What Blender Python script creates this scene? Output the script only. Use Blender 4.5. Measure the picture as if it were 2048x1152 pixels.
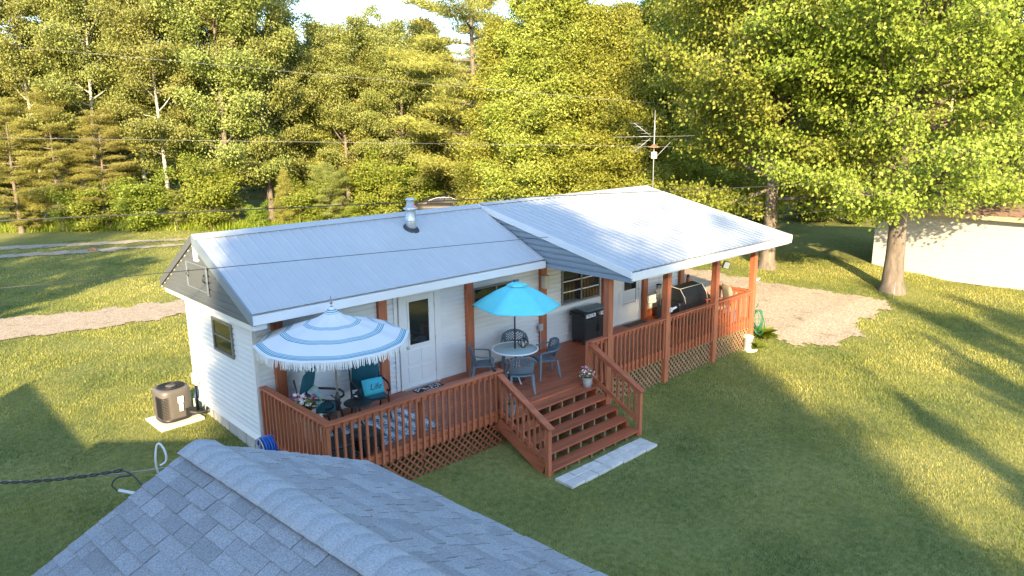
import bpy, math, random
import numpy as np
from math import sin, cos, pi, radians, atan2, sqrt, hypot
from mathutils import Matrix, Vector, Euler

for o in list(bpy.data.objects): bpy.data.objects.remove(o)
S = bpy.context.scene
COL = S.collection

# ------------------------------------------------------------------ camera
CAM = np.array([-5.257, -12.626, 6.322]); YAW, PITCH, ROLL, FOC = .750, -.222, -.011, 1457.7
FWD = np.array([sin(YAW)*cos(PITCH), cos(YAW)*cos(PITCH), sin(PITCH)])
_r = np.array([cos(YAW), -sin(YAW), 0.]); _u = np.cross(_r, FWD)
RGT = _r*cos(ROLL)+_u*sin(ROLL); UPV = _u*cos(ROLL)-_r*sin(ROLL)
cd = bpy.data.cameras.new('camera'); cam = bpy.data.objects.new('camera', cd); COL.objects.link(cam)
cd.sensor_width = 36.; cd.lens = 36.*FOC/2048.; cd.clip_end = 3000.; cd.clip_start = .1
m = Matrix.Identity(4)
for i in range(3):
    m[i][0] = RGT[i]; m[i][1] = UPV[i]; m[i][2] = -FWD[i]; m[i][3] = CAM[i]
cam.matrix_world = m
S.camera = cam
S.render.resolution_x, S.render.resolution_y = 1024, 576

# ------------------------------------------------------------------ sky, sun, exposure
SUN_EL, SUN_AZ = radians(21.), radians(43.)          # light travels along azimuth 43 deg from +Y towards +X
W = bpy.data.worlds.new('World'); S.world = W; W.use_nodes = True
nt = W.node_tree; nt.nodes.clear()
sky = nt.nodes.new('ShaderNodeTexSky'); sky.sky_type = 'NISHITA'; sky.sun_disc = False
sky.sun_elevation = SUN_EL; sky.sun_rotation = SUN_AZ + pi
sky.air_density = 1.0; sky.dust_density = .5; sky.ozone_density = 2.5
bg = nt.nodes.new('ShaderNodeBackground'); bg.inputs[1].default_value = .15
wo = nt.nodes.new('ShaderNodeOutputWorld')
nt.links.new(sky.outputs[0], bg.inputs[0]); nt.links.new(bg.outputs[0], wo.inputs[0])
sl = bpy.data.lights.new('sun', 'SUN'); sun = bpy.data.objects.new('sun', sl); COL.objects.link(sun)
sl.energy = 4.4; sl.angle = radians(.6); sl.color = (1., .78, .47)
ld = Vector((sin(SUN_AZ)*cos(SUN_EL), cos(SUN_AZ)*cos(SUN_EL), -sin(SUN_EL)))
sun.rotation_euler = ld.to_track_quat('-Z', 'Y').to_euler(); sun.location = (-20, -25, 20)
S.view_settings.view_transform = 'Standard'; S.view_settings.look = 'None'
S.view_settings.exposure = 2.15; S.view_settings.gamma = 1.

# ------------------------------------------------------------------ helpers
def sstep(a, b, x):
    t = np.clip((np.asarray(x, float)-a)/(b-a), 0, 1); return t*t*(3-2*t)
def gz(x, y):
    x = np.asarray(x, float); y = np.asarray(y, float)
    b = np.interp(y, [-60, -4.3, -3.4, -2.4, 0, 3.3, 8, 60], [-.2, -.2, -.12, .02, .12, .2, .18, .1])
    b = b - .09*sstep(5, 9, x)*sstep(-6, -3, y)*(1-sstep(-2, 0, y))
    far = sstep(22, 40, np.hypot(x-5, y-2))
    return b + .05*np.sin(x*.31+1.3)*np.sin(y*.27+.4)*sstep(-12, -6, np.abs(y+1)-12) + far*.12*np.sin(x*.11)*np.cos(y*.13)
def G(x, y): return float(gz(x, y))
def ray(px): return FWD + RGT*(px[0]-1024)/FOC - UPV*(px[1]-576)/FOC
def onz(px, z): d = ray(px); return CAM + d*(z-CAM[2])/d[2]
def onp(px):
    z = 0.
    for _ in range(8):
        q = onz(px, z); z = G(q[0], q[1])
    return Vector((q[0], q[1], z))
def ony(px, y): d = ray(px); return Vector(CAM + d*(y-CAM[1])/d[1])
def atd(px, t): return Vector(CAM + ray(px)*t)
def at(px, depth):                                    # ground point in image column px at a distance taken from usual sizes
    d0 = FWD + RGT*(px-1024)/FOC
    v = (CAM[2] + depth*d0[2])/(depth*UPV[2])
    q = CAM + depth*(d0 - UPV*v)
    return Vector((q[0], q[1], G(q[0], q[1])))

OFF = {}
def setp(o, label=None, cat=None, group=None, kind=None):
    if label: o['label'] = label
    if cat: o['category'] = cat
    if group: o['group'] = group
    if kind: o['kind'] = kind
    return o
def thing(name, loc, label, cat, group=None, rz=0.):
    o = bpy.data.objects.new(name, None); COL.objects.link(o); o.empty_display_size = .1
    o.location = loc; o.rotation_euler = (0, 0, rz)
    return setp(o, label, cat, group)
def world_root(name, loc, label, cat, group=None):    # children are given in world coordinates
    o = thing(name, loc, label, cat, group); OFF[o.name] = Vector(loc); return o
def link(name, me, parent=None, loc=(0, 0, 0), rot=(0, 0, 0), scale=(1, 1, 1)):
    o = bpy.data.objects.new(name, me); COL.objects.link(o)
    if parent is not None:
        o.parent = parent
        if parent.name in OFF and parent.type == 'EMPTY': loc = Vector(loc)-OFF[parent.name]
    o.location = loc; o.rotation_euler = rot; o.scale = scale
    return o
def copy_tree(o, parent=None):
    c = o.copy(); COL.objects.link(c); c.parent = parent
    for ch in list(o.children): copy_tree(ch, c)
    return c

class MB:
    def __init__(s): s.v = []; s.f = []; s.sm = []
    def add(s, vs, fs, smooth=False):
        n = len(s.v); s.v += [tuple(p) for p in vs]; s.f += [tuple(n+i for i in f) for f in fs]; s.sm += [smooth]*len(fs); return s
    def box(s, x0, x1, y0, y1, z0, z1, M=None, bev=0.):
        if bev > 0:
            b = bev
            vs = []; 
            for (z, i) in ((z0, b), (z0+b, 0), (z1-b, 0), (z1, b)):
                vs += [(x0+i, y0+i, z), (x1-i, y0+i, z), (x1-i, y1-i, z), (x0+i, y1-i, z)]
            fs = [(3, 2, 1, 0), (12, 13, 14, 15)]
            for k in range(3):
                for j in range(4): fs.append((4*k+j, 4*k+(j+1) % 4, 4*k+4+(j+1) % 4, 4*k+4+j))
        else:
            vs = [(x0, y0, z0), (x1, y0, z0), (x1, y1, z0), (x0, y1, z0), (x0, y0, z1), (x1, y0, z1), (x1, y1, z1), (x0, y1, z1)]
            fs = [(3, 2, 1, 0), (4, 5, 6, 7), (0, 1, 5, 4), (1, 2, 6, 5), (2, 3, 7, 6), (3, 0, 4, 7)]
        if M is not None: vs = [tuple(M @ Vector(p)) for p in vs]
        return s.add(vs, fs)
    def bar(s, a, b, w, h, up=(0, 0, 1)):             # rectangular bar from a to b; w sideways, h along up
        a, b = Vector(a), Vector(b); d = (b-a).normalized(); u = Vector(up)
        r = d.cross(u).normalized(); u = r.cross(d).normalized()
        vs = []
        for p in (a, b):
            for i, j in ((-1, -1), (1, -1), (1, 1), (-1, 1)): vs.append(p + r*(i*w/2) + u*(j*h/2))
        return s.add(vs, [(3, 2, 1, 0), (4, 5, 6, 7), (0, 1, 5, 4), (1, 2, 6, 5), (2, 3, 7, 6), (3, 0, 4, 7)])
    def prism(s, poly, f):                            # poly: list of 2D points; f(p, t) -> 3D for t 0/1
        n = len(poly); vs = [f(p, 0) for p in poly]+[f(p, 1) for p in poly]
        fs = [tuple(range(n-1, -1, -1)), tuple(range(n, 2*n))]+[(i, (i+1) % n, n+(i+1) % n, n+i) for i in range(n)]
        return s.add(vs, fs)
    def tube(s, pts, r, n=8, cap=True, closed=False):
        pts = [Vector(p) for p in pts]; k = len(pts)
        rr = r if isinstance(r, (list, tuple)) else [r]*k
        vs = []; ref = None
        for i, p in enumerate(pts):
            if closed: d = pts[(i+1) % k]-pts[i-1]
            else: d = pts[min(i+1, k-1)]-pts[max(i-1, 0)]
            d.normalize()
            if ref is None: ref = Vector((0, 0, 1)) if abs(d.z) < .9 else Vector((1, 0, 0))
            a = d.cross(ref).normalized(); b = a.cross(d).normalized(); ref = b
            for j in range(n):
                t = 2*pi*j/n; vs.append(p+a*(cos(t)*rr[i])+b*(sin(t)*rr[i]))
        fs = []
        for i in range(k if closed else k-1):
            i2 = (i+1) % k
            for j in range(n): fs.append((i*n+j, i*n+(j+1) % n, i2*n+(j+1) % n, i2*n+j))
        if cap and not closed: fs += [tuple(range(n-1, -1, -1)), tuple((k-1)*n+j for j in range(n))]
        return s.add(vs, fs, True)
    def lathe(s, prof, n=20, c=(0, 0, 0), smooth=True, a0=0.):
        vs = []; fs = []
        for (r, z) in prof:
            for j in range(n):
                t = a0+2*pi*j/n; vs.append((c[0]+r*cos(t), c[1]+r*sin(t), c[2]+z))
        for i in range(len(prof)-1):
            for j in range(n): fs.append((i*n+j, i*n+(j+1) % n, (i+1)*n+(j+1) % n, (i+1)*n+j))
        if prof[0][0] > 1e-5: fs.append(tuple(range(n-1, -1, -1)))
        if prof[-1][0] > 1e-5: fs.append(tuple((len(prof)-1)*n+j for j in range(n)))
        return s.add(vs, fs, smooth)
    def mesh(s, name, mat, off=None):
        me = bpy.data.meshes.new(name)
        vs = s.v if off is None else [(p[0]-off[0], p[1]-off[1], p[2]-off[2]) for p in s.v]
        me.from_pydata(vs, [], s.f); me.polygons.foreach_set('use_smooth', s.sm)
        if mat: me.materials.append(mat)
        me.update(); return me
    def build(s, name, mat, parent=None, label=None, kind=None, loc=None):
        off = OFF.get(parent.name) if parent is not None else None
        if parent is None and loc is not None: off = Vector(loc)
        # sub-part of a part built in world coordinates
        if parent is not None and off is None and parent.name in POFF: off = POFF[parent.name]
        me = s.mesh(name, mat, off); o = bpy.data.objects.new(name, me); COL.objects.link(o)
        if parent is not None:
            o.parent = parent
            if off is not None: POFF[o.name] = off
        elif loc is not None: o.location = loc; POFF[o.name] = Vector(loc)
        if label: o['label'] = label
        if kind: o['kind'] = kind
        return o
POFF = {}

# ------------------------------------------------------------------ materials
def hexc(r, g, b):
    f = lambda c: c/12.92 if c <= .04045 else ((c+.055)/1.055)**2.4
    return (f(r/255.), f(g/255.), f(b/255.), 1.)
def mat(name, col, rough=.6, var=0., scale=8., bump=0., bscale=60., stretch=None, objvar=0., spec=.5, metal=0., col2=None, coat=0.):
    M = bpy.data.materials.new(name); M.use_nodes = True; n = M.node_tree.nodes; L = M.node_tree.links
    p = n['Principled BSDF']; p.inputs['Roughness'].default_value = rough
    p.inputs['Specular IOR Level'].default_value = spec; p.inputs['Metallic'].default_value = metal
    c = tuple(col[:3])+(1.,); p.inputs['Base Color'].default_value = c
    if coat: p.inputs['Coat Weight'].default_value = coat
    if not (var or bump or objvar or col2): return M
    tc = n.new('ShaderNodeTexCoord'); mp = n.new('ShaderNodeMapping'); L.new(tc.outputs['Object'], mp.inputs[0])
    if stretch: mp.inputs['Scale'].default_value = stretch
    out = None
    if var or col2:
        nz = n.new('ShaderNodeTexNoise'); nz.inputs['Scale'].default_value = scale; nz.inputs['Detail'].default_value = 5.; nz.inputs['Roughness'].default_value = .62
        L.new(mp.outputs[0], nz.inputs[0])
        rp = n.new('ShaderNodeValToRGB'); rp.color_ramp.elements[0].position = .3; rp.color_ramp.elements[1].position = .7
        a = tuple(max(0, x*(1-var)) for x in c[:3])+(1.,); b = tuple(col2[:3])+(1.,) if col2 else tuple(min(1, x*(1+var)) for x in c[:3])+(1.,)
        rp.color_ramp.elements[0].color = a; rp.color_ramp.elements[1].color = b
        L.new(nz.outputs[0], rp.inputs[0]); out = rp.outputs[0]
    if objvar:
        oi = n.new('ShaderNodeObjectInfo'); mr = n.new('ShaderNodeMapRange'); mr.inputs[3].default_value = 1-objvar; mr.inputs[4].default_value = 1+objvar
        L.new(oi.outputs['Random'], mr.inputs[0]); mx = n.new('ShaderNodeMix'); mx.data_type = 'RGBA'; mx.blend_type = 'MULTIPLY'; mx.inputs[0].default_value = 1.
        if out: L.new(out, mx.inputs[6])
        else: mx.inputs[6].default_value = c
        cb = n.new('ShaderNodeCombineColor')
        for k in range(3): L.new(mr.outputs[0], cb.inputs[k])
        L.new(cb.outputs[0], mx.inputs[7]); out = mx.outputs[2]
    if out: L.new(out, p.inputs['Base Color'])
    if bump:
        nb = n.new('ShaderNodeTexNoise'); nb.inputs['Scale'].default_value = bscale; nb.inputs['Detail'].default_value = 4.
        L.new(mp.outputs[0], nb.inputs[0]); bp = n.new('ShaderNodeBump'); bp.inputs['Strength'].default_value = bump; bp.inputs['Distance'].default_value = .01
        L.new(nb.outputs[0], bp.inputs['Height']); L.new(bp.outputs[0], p.inputs['Normal'])
    return M
def leafmat(name, cols, trans=.35, objvar=.12, rough=.5):
    M = bpy.data.materials.new(name); M.use_nodes = True; n = M.node_tree.nodes; L = M.node_tree.links
    p = n['Principled BSDF']; p.inputs['Roughness'].default_value = rough; p.inputs['Specular IOR Level'].default_value = .25
    at_ = n.new('ShaderNodeAttribute'); at_.attribute_name = 'tint'
    rp = n.new('ShaderNodeValToRGB'); e = rp.color_ramp.elements
    e[0].position = 0.; e[0].color = cols[0]+(1.,); e[1].position = 1.; e[1].color = cols[-1]+(1.,)
    for i, c in enumerate(cols[1:-1]): q = e.new((i+1)/(len(cols)-1)); q.color = c+(1.,)
    L.new(at_.outputs['Fac'], rp.inputs[0])
    oi = n.new('ShaderNodeObjectInfo'); hs = n.new('ShaderNodeHueSaturation')
    mr = n.new('ShaderNodeMapRange'); mr.inputs[3].default_value = 1-objvar; mr.inputs[4].default_value = 1+objvar
    L.new(oi.outputs['Random'], mr.inputs[0]); L.new(mr.outputs[0], hs.inputs['Value'])
    mr2 = n.new('ShaderNodeMapRange'); mr2.inputs[3].default_value = .485; mr2.inputs[4].default_value = .515
    L.new(oi.outputs['Random'], mr2.inputs[0]); L.new(mr2.outputs[0], hs.inputs['Hue'])
    L.new(rp.outputs[0], hs.inputs['Color']); L.new(hs.outputs[0], p.inputs['Base Color'])
    t = n.new('ShaderNodeBsdfTranslucent'); L.new(hs.outputs[0], t.inputs[0])
    mx = n.new('ShaderNodeMixShader'); mx.inputs[0].default_value = trans
    o = n['Material Output']; L.new(p.outputs[0], mx.inputs[1]); L.new(t.outputs[0], mx.inputs[2]); L.new(mx.outputs[0], o.inputs[0])
    return M

M = {}
M['wood'] = mat('stained_wood', (.365, .105, .047), .55, .28, 5., .25, 40., (.25, 3., 3.), .10)
M['wood_y'] = mat('stained_wood_across', (.365, .105, .047), .55, .28, 5., .25, 40., (3., .25, 3.), .10)
M['wood_z'] = mat('stained_wood_upright', (.355, .112, .052), .55, .28, 5., .25, 40., (3., 3., .25), .10)
M['deck'] = mat('deck_board_stain', (.33, .09, .04), .42, .22, 5., .2, 40., (.2, 3., 3.), .16)
M['lattice'] = mat('stained_lattice', (.25, .075, .035), .65, .25, 9.)
M['lattice_old'] = mat('weathered_lattice', (.30, .17, .085), .7, .3, 9.)
M['stringer'] = mat('weathered_lumber', (.24, .14, .08), .75, .3, 7., .2, 50.)
M['siding'] = mat('white_vinyl', (.62, .63, .64), .45, .03, 3.)
M['white'] = mat('white_paint', (.66, .66, .655), .4, .03, 4.)
M['fascia'] = mat('white_aluminium', (.60, .62, .64), .38, .03, 2.)
M['roof'] = mat('white_steel_roofing', (.39, .415, .43), .55, .05, 1.2, 0, objvar=.015)
M['grey_siding'] = mat('grey_vinyl', (.092, .10, .104), .5, .04, 3.)
M['skirt'] = mat('skirting_vinyl', (.40, .40, .39), .6, .08, 3.)
M['glass'] = mat('window_glass', (.015, .018, .018), .04, spec=.9)
M['winframe'] = mat('aluminium_frame', (.20, .20, .19), .4, metal=.3)
M['black'] = mat('black_metal', (.018, .018, .02), .45)
M['blackplastic'] = mat('black_plastic', (.022, .023, .025), .5, .15, 6.)
M['steel'] = mat('galvanised_steel', (.55, .56, .56), .35, .12, 5., metal=.7)
M['rubber'] = mat('rubber_boot', (.03, .035, .04), .6)
M['shingle'] = mat('asphalt_shingle', (.27, .275, .28), .9, .42, 75., .6, 160., objvar=.16)
M['ridgecap'] = mat('asphalt_ridge_cap', (.35, .355, .36), .9, .35, 75., .6, 160., objvar=.06)
M['shingle_dark'] = mat('roof_felt', (.05, .052, .055), .9)
M['concrete'] = mat('concrete', (.56, .52, .46), .85, .15, 6., .3, 50., objvar=.08)
M['cavity'] = mat('dark_opening', (.01, .01, .01), .9)
M['teal'] = mat('teal_canvas', (.12, .56, .61), .75, .05, 6.)
M['teal_dark'] = mat('teal_cushion', (.006, .085, .12), .8, .12, 9.)
M['chair'] = mat('blue_grey_resin', (.105, .15, .185), .45, .06, 6.)
M['tableglass'] = mat('pebbled_glass', (.30, .40, .41), .12, .1, 40., spec=.6)
M['acmetal'] = mat('taupe_powder_coat', (.10, .09, .08), .45, .08, 5.)
M['bark'] = mat('grey_bark', (.135, .108, .085), .9, .45, 6., .9, 14., (1, 1, .3))
M['bark_dark'] = mat('dark_bark', (.085, .065, .05), .9, .4, 6., .8, 14., (1, 1, .3))
M['bark_white'] = mat('pale_aspen_bark', (.36, .34, .29), .85, .65, 3.5, .3, 14., (1, 1, 2.2))
M['red'] = mat('red_lens', (.5, .01, .01), .3)
M['blue_hose'] = mat('blue_hose', (.01, .12, .5), .45)
M['green_hose'] = mat('green_hose', (.012, .12, .06), .45)
M['wire'] = mat('cable_jacket', (.03, .03, .03), .5)
M['silver'] = mat('bare_wire', (.30, .30, .30), .5, metal=.3)
M['pvc'] = mat('grey_pvc', (.55, .55, .54), .5)
M['carpaint'] = mat('dark_bronze_car_paint', (.022, .019, .016), .45, spec=.3)
M['pot'] = mat('grey_planter', (.40, .39, .38), .6, .2, 12.)
M['soil'] = mat('soil', (.03, .022, .016), .95)
M['bucket'] = mat('white_bucket_plastic', (.72, .72, .71), .4)

LEAF = {}
LEAF['maple'] = leafmat('maple_leaf', [(.14, .20, .025), (.23, .295, .04), (.32, .37, .065), (.41, .44, .11)], .5)
LEAF['aspen'] = leafmat('aspen_leaf', [(.17, .205, .045), (.25, .28, .07), (.33, .35, .10), (.41, .41, .15)], .48)
LEAF['pine'] = leafmat('pine_needle', [(.19, .20, .04), (.28, .28, .06), (.37, .355, .09), (.44, .41, .14)], .4)
LEAF['cedar'] = leafmat('cedar_spray', [(.17, .205, .028), (.26, .29, .045), (.35, .37, .07), (.44, .44, .12)], .4)
LEAF['bush'] = leafmat('shrub_leaf', [(.12, .18, .022), (.21, .28, .035), (.29, .34, .055), (.35, .38, .08)], .48)
LEAF['grass'] = leafmat('grass_blade', [(.09, .14, .035), (.23, .25, .055), (.36, .345, .08), (.52, .46, .15)], .4, 0.)
LEAF['tallgrass'] = leafmat('tall_grass_blade', [(.18, .24, .02), (.28, .34, .04), (.36, .40, .07)], .4)
LEAF['hosta'] = leafmat('hosta_leaf', [(.16, .24, .02), (.28, .34, .03)], .3)

# ------------------------------------------------------------------ foliage machinery
def leaf_mesh(name, c, d, nrm, size, asp, tint, material, fold=.18):
    c = np.asarray(c, np.float32); N = len(c)
    d = d/np.maximum(np.linalg.norm(d, axis=1, keepdims=True), 1e-6)
    sd = np.cross(d, nrm); sd /= np.maximum(np.linalg.norm(sd, axis=1, keepdims=True), 1e-6)
    up = np.cross(sd, d)
    s = np.asarray(size, np.float32)[:, None] if np.ndim(size) else np.full((N, 1), size, np.float32)
    v = np.empty((N, 4, 3), np.float32)
    v[:, 0] = c - d*s*.5
    v[:, 1] = c - d*s*.02 + sd*s*asp*.5 + up*s*fold*asp
    v[:, 2] = c + d*s*.5 - up*s*fold*.6
    v[:, 3] = c - d*s*.02 - sd*s*asp*.5 + up*s*fold*asp
    me = bpy.data.meshes.new(name)
    me.vertices.add(N*4); me.vertices.foreach_set('co', v.ravel())
    me.loops.add(N*4); me.loops.foreach_set('vertex_index', np.arange(N*4, dtype=np.int32))
    me.polygons.add(N); me.polygons.foreach_set('loop_start', np.arange(0, N*4, 4, dtype=np.int32))
    me.update(calc_edges=True)
    a = me.attributes.new('tint', 'FLOAT', 'FACE'); a.data.foreach_set('value', np.clip(tint, 0, 1).astype(np.float32))
    me.materials.append(material); return me
def rnd_dir(rng, n):
    v = rng.normal(size=(n, 3)); return v/np.linalg.norm(v, axis=1, keepdims=True)
def limb(mb, rng, p0, az, el, L, r0, curve=.3, n=6, wob=.06, sides=5):
    pts = [Vector(p0)]; d = Vector((cos(az)*cos(el), sin(az)*cos(el), sin(el)))
    for i in range(n):
        d = (d + Vector((0, 0, curve/n)) + Vector(rng.normal(size=3)*wob)).normalized()
        pts.append(pts[-1]+d*(L/n))
    mb.tube(pts, [max(.012, r0*(1-.85*i/n)) for i in range(n+1)], sides)
    return pts
def make_tree(kind, seed, H, R, zc, leaf, nleaf, r0, matl, bark, nl=26, fork=None, crown_pow=.6, lean=0., el0=.35):
    """wood mesh, leaf mesh: limbs along the trunk, clumps of leaves along the limbs' outer ends"""
    rng = np.random.default_rng(seed); wood = MB()
    n = 12; tr = []
    for i in range(n+1):
        t = i/n
        tr.append(Vector((lean*t*H + sin(t*5+seed)*.05*r0*12*t, cos(t*4+seed*2)*.05*r0*12*t, H*.96*t)))
    rad = [r0*(1.35 if i == 0 else 1)*(1-.93*(i/n)**.9)+.01 for i in range(n+1)]
    wood.tube([tr[0]-Vector((0, 0, .3)), tr[0]+Vector((0, 0, .02))]+[tr[0].lerp(tr[1], .3)]+tr[1:], [r0*1.7, r0*1.45, r0*1.08]+rad[1:], 9)
    def trunk(z):
        t = min(max(z/(H*.96), 0), 1)*n; i = min(int(t), n-1); return tr[i].lerp(tr[i+1], t-i)
    if fork:
        for q_ in (0, 1): limb(wood, rng, trunk(fork+q_*1.2), seed+q_*2.6, 1.12, (H-fork)*(.62-.12*q_), r0*(.62-.12*q_), .25, 9, .05, 7)
    C = []; RC = []
    for k in range(nl):
        u = (k+.5)/nl; z = zc + (H*.97-zc)*(u**.85)
        az = k*2.39996+rng.normal()*.35
        if kind == 'cone': rr = R*(1-.93*u)**.8*(.8+.3*rng.random())
        elif kind == 'dome': rr = R*(max(0., 1-abs((u-.38)/.64)**2.4))**crown_pow*(.72+.4*rng.random())
        elif kind == 'pine': rr = R*(.45+.55*sin(pi*min(1, .25+.75*u)))*(.55+.6*rng.random())*(1-.35*u)
        rr = max(rr, .35)
        el = {'cone': .05+.3*u, 'dome': el0+(1.0-el0)*u, 'pine': -.05+.35*u}[kind]
        if kind == 'dome': el += rng.normal()*.2-(.06 if u < .12 else 0)
        rl = max(.02, r0*(.42 if nl < 50 else .30)*(1-.75*u))
        pts = limb(wood, rng, trunk(z*(.96 if kind == 'dome' else 1)), az, el, rr/max(.45, cos(el)), rl, .25 if kind != 'cone' else .1)
        m_ = max(2, int(rr*(2.1 if kind != 'pine' else 2.6)))
        for q in range(m_):
            t = .28+.72*(q+rng.random())/m_; i = min(int(t*6), 5); p = pts[i].lerp(pts[i+1], t*6-i)
            C.append(p+Vector(rng.normal(size=3)*(.05, .05, .05)[0])); RC.append(.55+.25*rng.random())
            for s_ in (-1, 1):
                if rng.random() < .85:
                    ln = (.35+.5*rng.random())*rr*.42*(1.1-t*.6)
                    p2 = limb(wood, rng, p, az+s_*(.7+.5*rng.random()), el*.5+rng.normal()*.15, ln, rl*.35, .15, 3, .1, 4)
                    C.append(p2[-1]); RC.append(.5+.25*rng.random()); 
                    if ln > .9: C.append(p2[2]); RC.append(.5)
    C = np.array([tuple(p) for p in C]); RC = np.array(RC)
    NC = len(C); per = max(8, nleaf//NC); idx = np.repeat(np.arange(NC), per); N = len(idx)
    off = rng.normal(size=(N, 3))*.5
    flat = {'cone': (1., 1., .75), 'dome': (1.1, 1.1, .62), 'pine': (1.25, 1.25, .30)}[kind]
    off = off*np.array(flat)*RC[idx][:, None]
    pos = C[idx]+off
    out = pos-np.array([lean*pos[:, 2].mean()*0, 0, 0]); out = out*np.array([1, 1, 0]); out /= np.maximum(np.linalg.norm(out, axis=1, keepdims=True), .1)
    rd = rnd_dir(rng, N)
    if kind == 'dome': d = rd*.8+out*.5+np.array([0, 0, -.55]); nr = rnd_dir(rng, N)*.75+np.array([0, 0, .8])+out*.3
    elif kind == 'cone': d = rd*.65+out*.7+np.array([0, 0, .1]); nr = rnd_dir(rng, N)*.8+np.array([0, 0, .5])+out*.4
    else: d = rd*.75+out*.7+np.array([0, 0, .3]); nr = rnd_dir(rng, N)
    cl = rng.random(NC)[idx]
    tint = .14+.50*cl+.30*rng.random(N)
    asp = {'dome': .72, 'cone': .42, 'pine': .16}[kind]
    sz = leaf*(.7+.6*rng.random(N))
    lm = leaf_mesh(matl+'_leaves', pos, d, nr, sz, asp, tint, LEAF[matl])
    return wood.mesh(matl+'_wood', M[bark]), lm
def plant_tree(name, meshes, loc, label, cat='tree', group=None, rz=0., sc=(1, 1, 1)):
    t = thing(name, loc, label, cat, group, rz); t.scale = sc
    link('trunk', meshes[0], t); c = link('crown', meshes[1], t)
    return t

# ================================================================== GROUND
def grid_axis(lo, hi, fine_lo, fine_hi, step, grow=1.22):
    a = list(np.arange(fine_lo, fine_hi+1e-6, step)); s = step
    x = fine_lo
    while x > lo: s *= grow; x -= s; a.insert(0, max(x, lo))
    s = step; x = fine_hi
    while x < hi: s *= grow; x += s; a.append(min(x, hi))
    return np.array(a)
def ground_material():
    Mx = bpy.data.materials.new('lawn_soil'); Mx.use_nodes = True; n = Mx.node_tree.nodes; L = Mx.node_tree.links
    p = n['Principled BSDF']; p.inputs['Roughness'].default_value = .95; p.inputs['Specular IOR Level'].default_value = .1
    tc = n.new('ShaderNodeTexCoord')
    def nz(sc, det=5.):
        t = n.new('ShaderNodeTexNoise'); t.inputs['Scale'].default_value = sc; t.inputs['Detail'].default_value = det; L.new(tc.outputs['Object'], t.inputs[0]); return t
    a = nz(.35); b = nz(9., 8.); c = nz(45., 4.)
    r1 = n.new('ShaderNodeValToRGB'); r1.color_ramp.elements[0].color = (.11, .145, .04, 1); r1.color_ramp.elements[1].color = (.25, .255, .075, 1)
    r1.color_ramp.elements[0].position = .35; r1.color_ramp.elements[1].position = .65
    r2 = n.new('ShaderNodeValToRGB'); r2.color_ramp.elements[0].color = (.075, .105, .03, 1); r2.color_ramp.elements[1].color = (.33, .295, .105, 1)
    r2.color_ramp.elements[0].position = .3; r2.color_ramp.elements[1].position = .72
    L.new(a.outputs[0], r1.inputs[0]); L.new(b.outputs[0], r2.inputs[0])
    mx = n.new('ShaderNodeMix'); mx.data_type = 'RGBA'; mx.inputs[0].default_value = .55; L.new(r1.outputs[0], mx.inputs[6]); L.new(r2.outputs[0], mx.inputs[7])
    L.new(mx.outputs[2], p.inputs['Base Color'])
    bp = n.new('ShaderNodeBump'); bp.inputs['Strength'].default_value = .8; bp.inputs['Distance'].default_value = .03; L.new(c.outputs[0], bp.inputs['Height']); L.new(bp.outputs[0], p.inputs['Normal'])
    return Mx
xs = grid_axis(-900, 1500, -14, 34, .5); ys = grid_axis(-900, 1500, -16, 44, .5)
XX, YY = np.meshgrid(xs, ys); ZZ = gz(XX, YY)
V = np.stack([XX, YY, ZZ], -1).reshape(-1, 3); nx, ny = len(xs), len(ys)
I = np.arange(nx*ny).reshape(ny, nx)
F = np.stack([I[:-1, :-1], I[:-1, 1:], I[1:, 1:], I[1:, :-1]], -1).reshape(-1, 4)
me = bpy.data.meshes.new('ground'); me.from_pydata(V.tolist(), [], F.tolist()); me.polygons.foreach_set('use_smooth', [True]*len(F)); me.materials.append(ground_material())
g_obj = bpy.data.objects.new('ground', me); COL.objects.link(g_obj); setp(g_obj, 'mown lawn ground reaching back to the woods', kind='structure')

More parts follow.
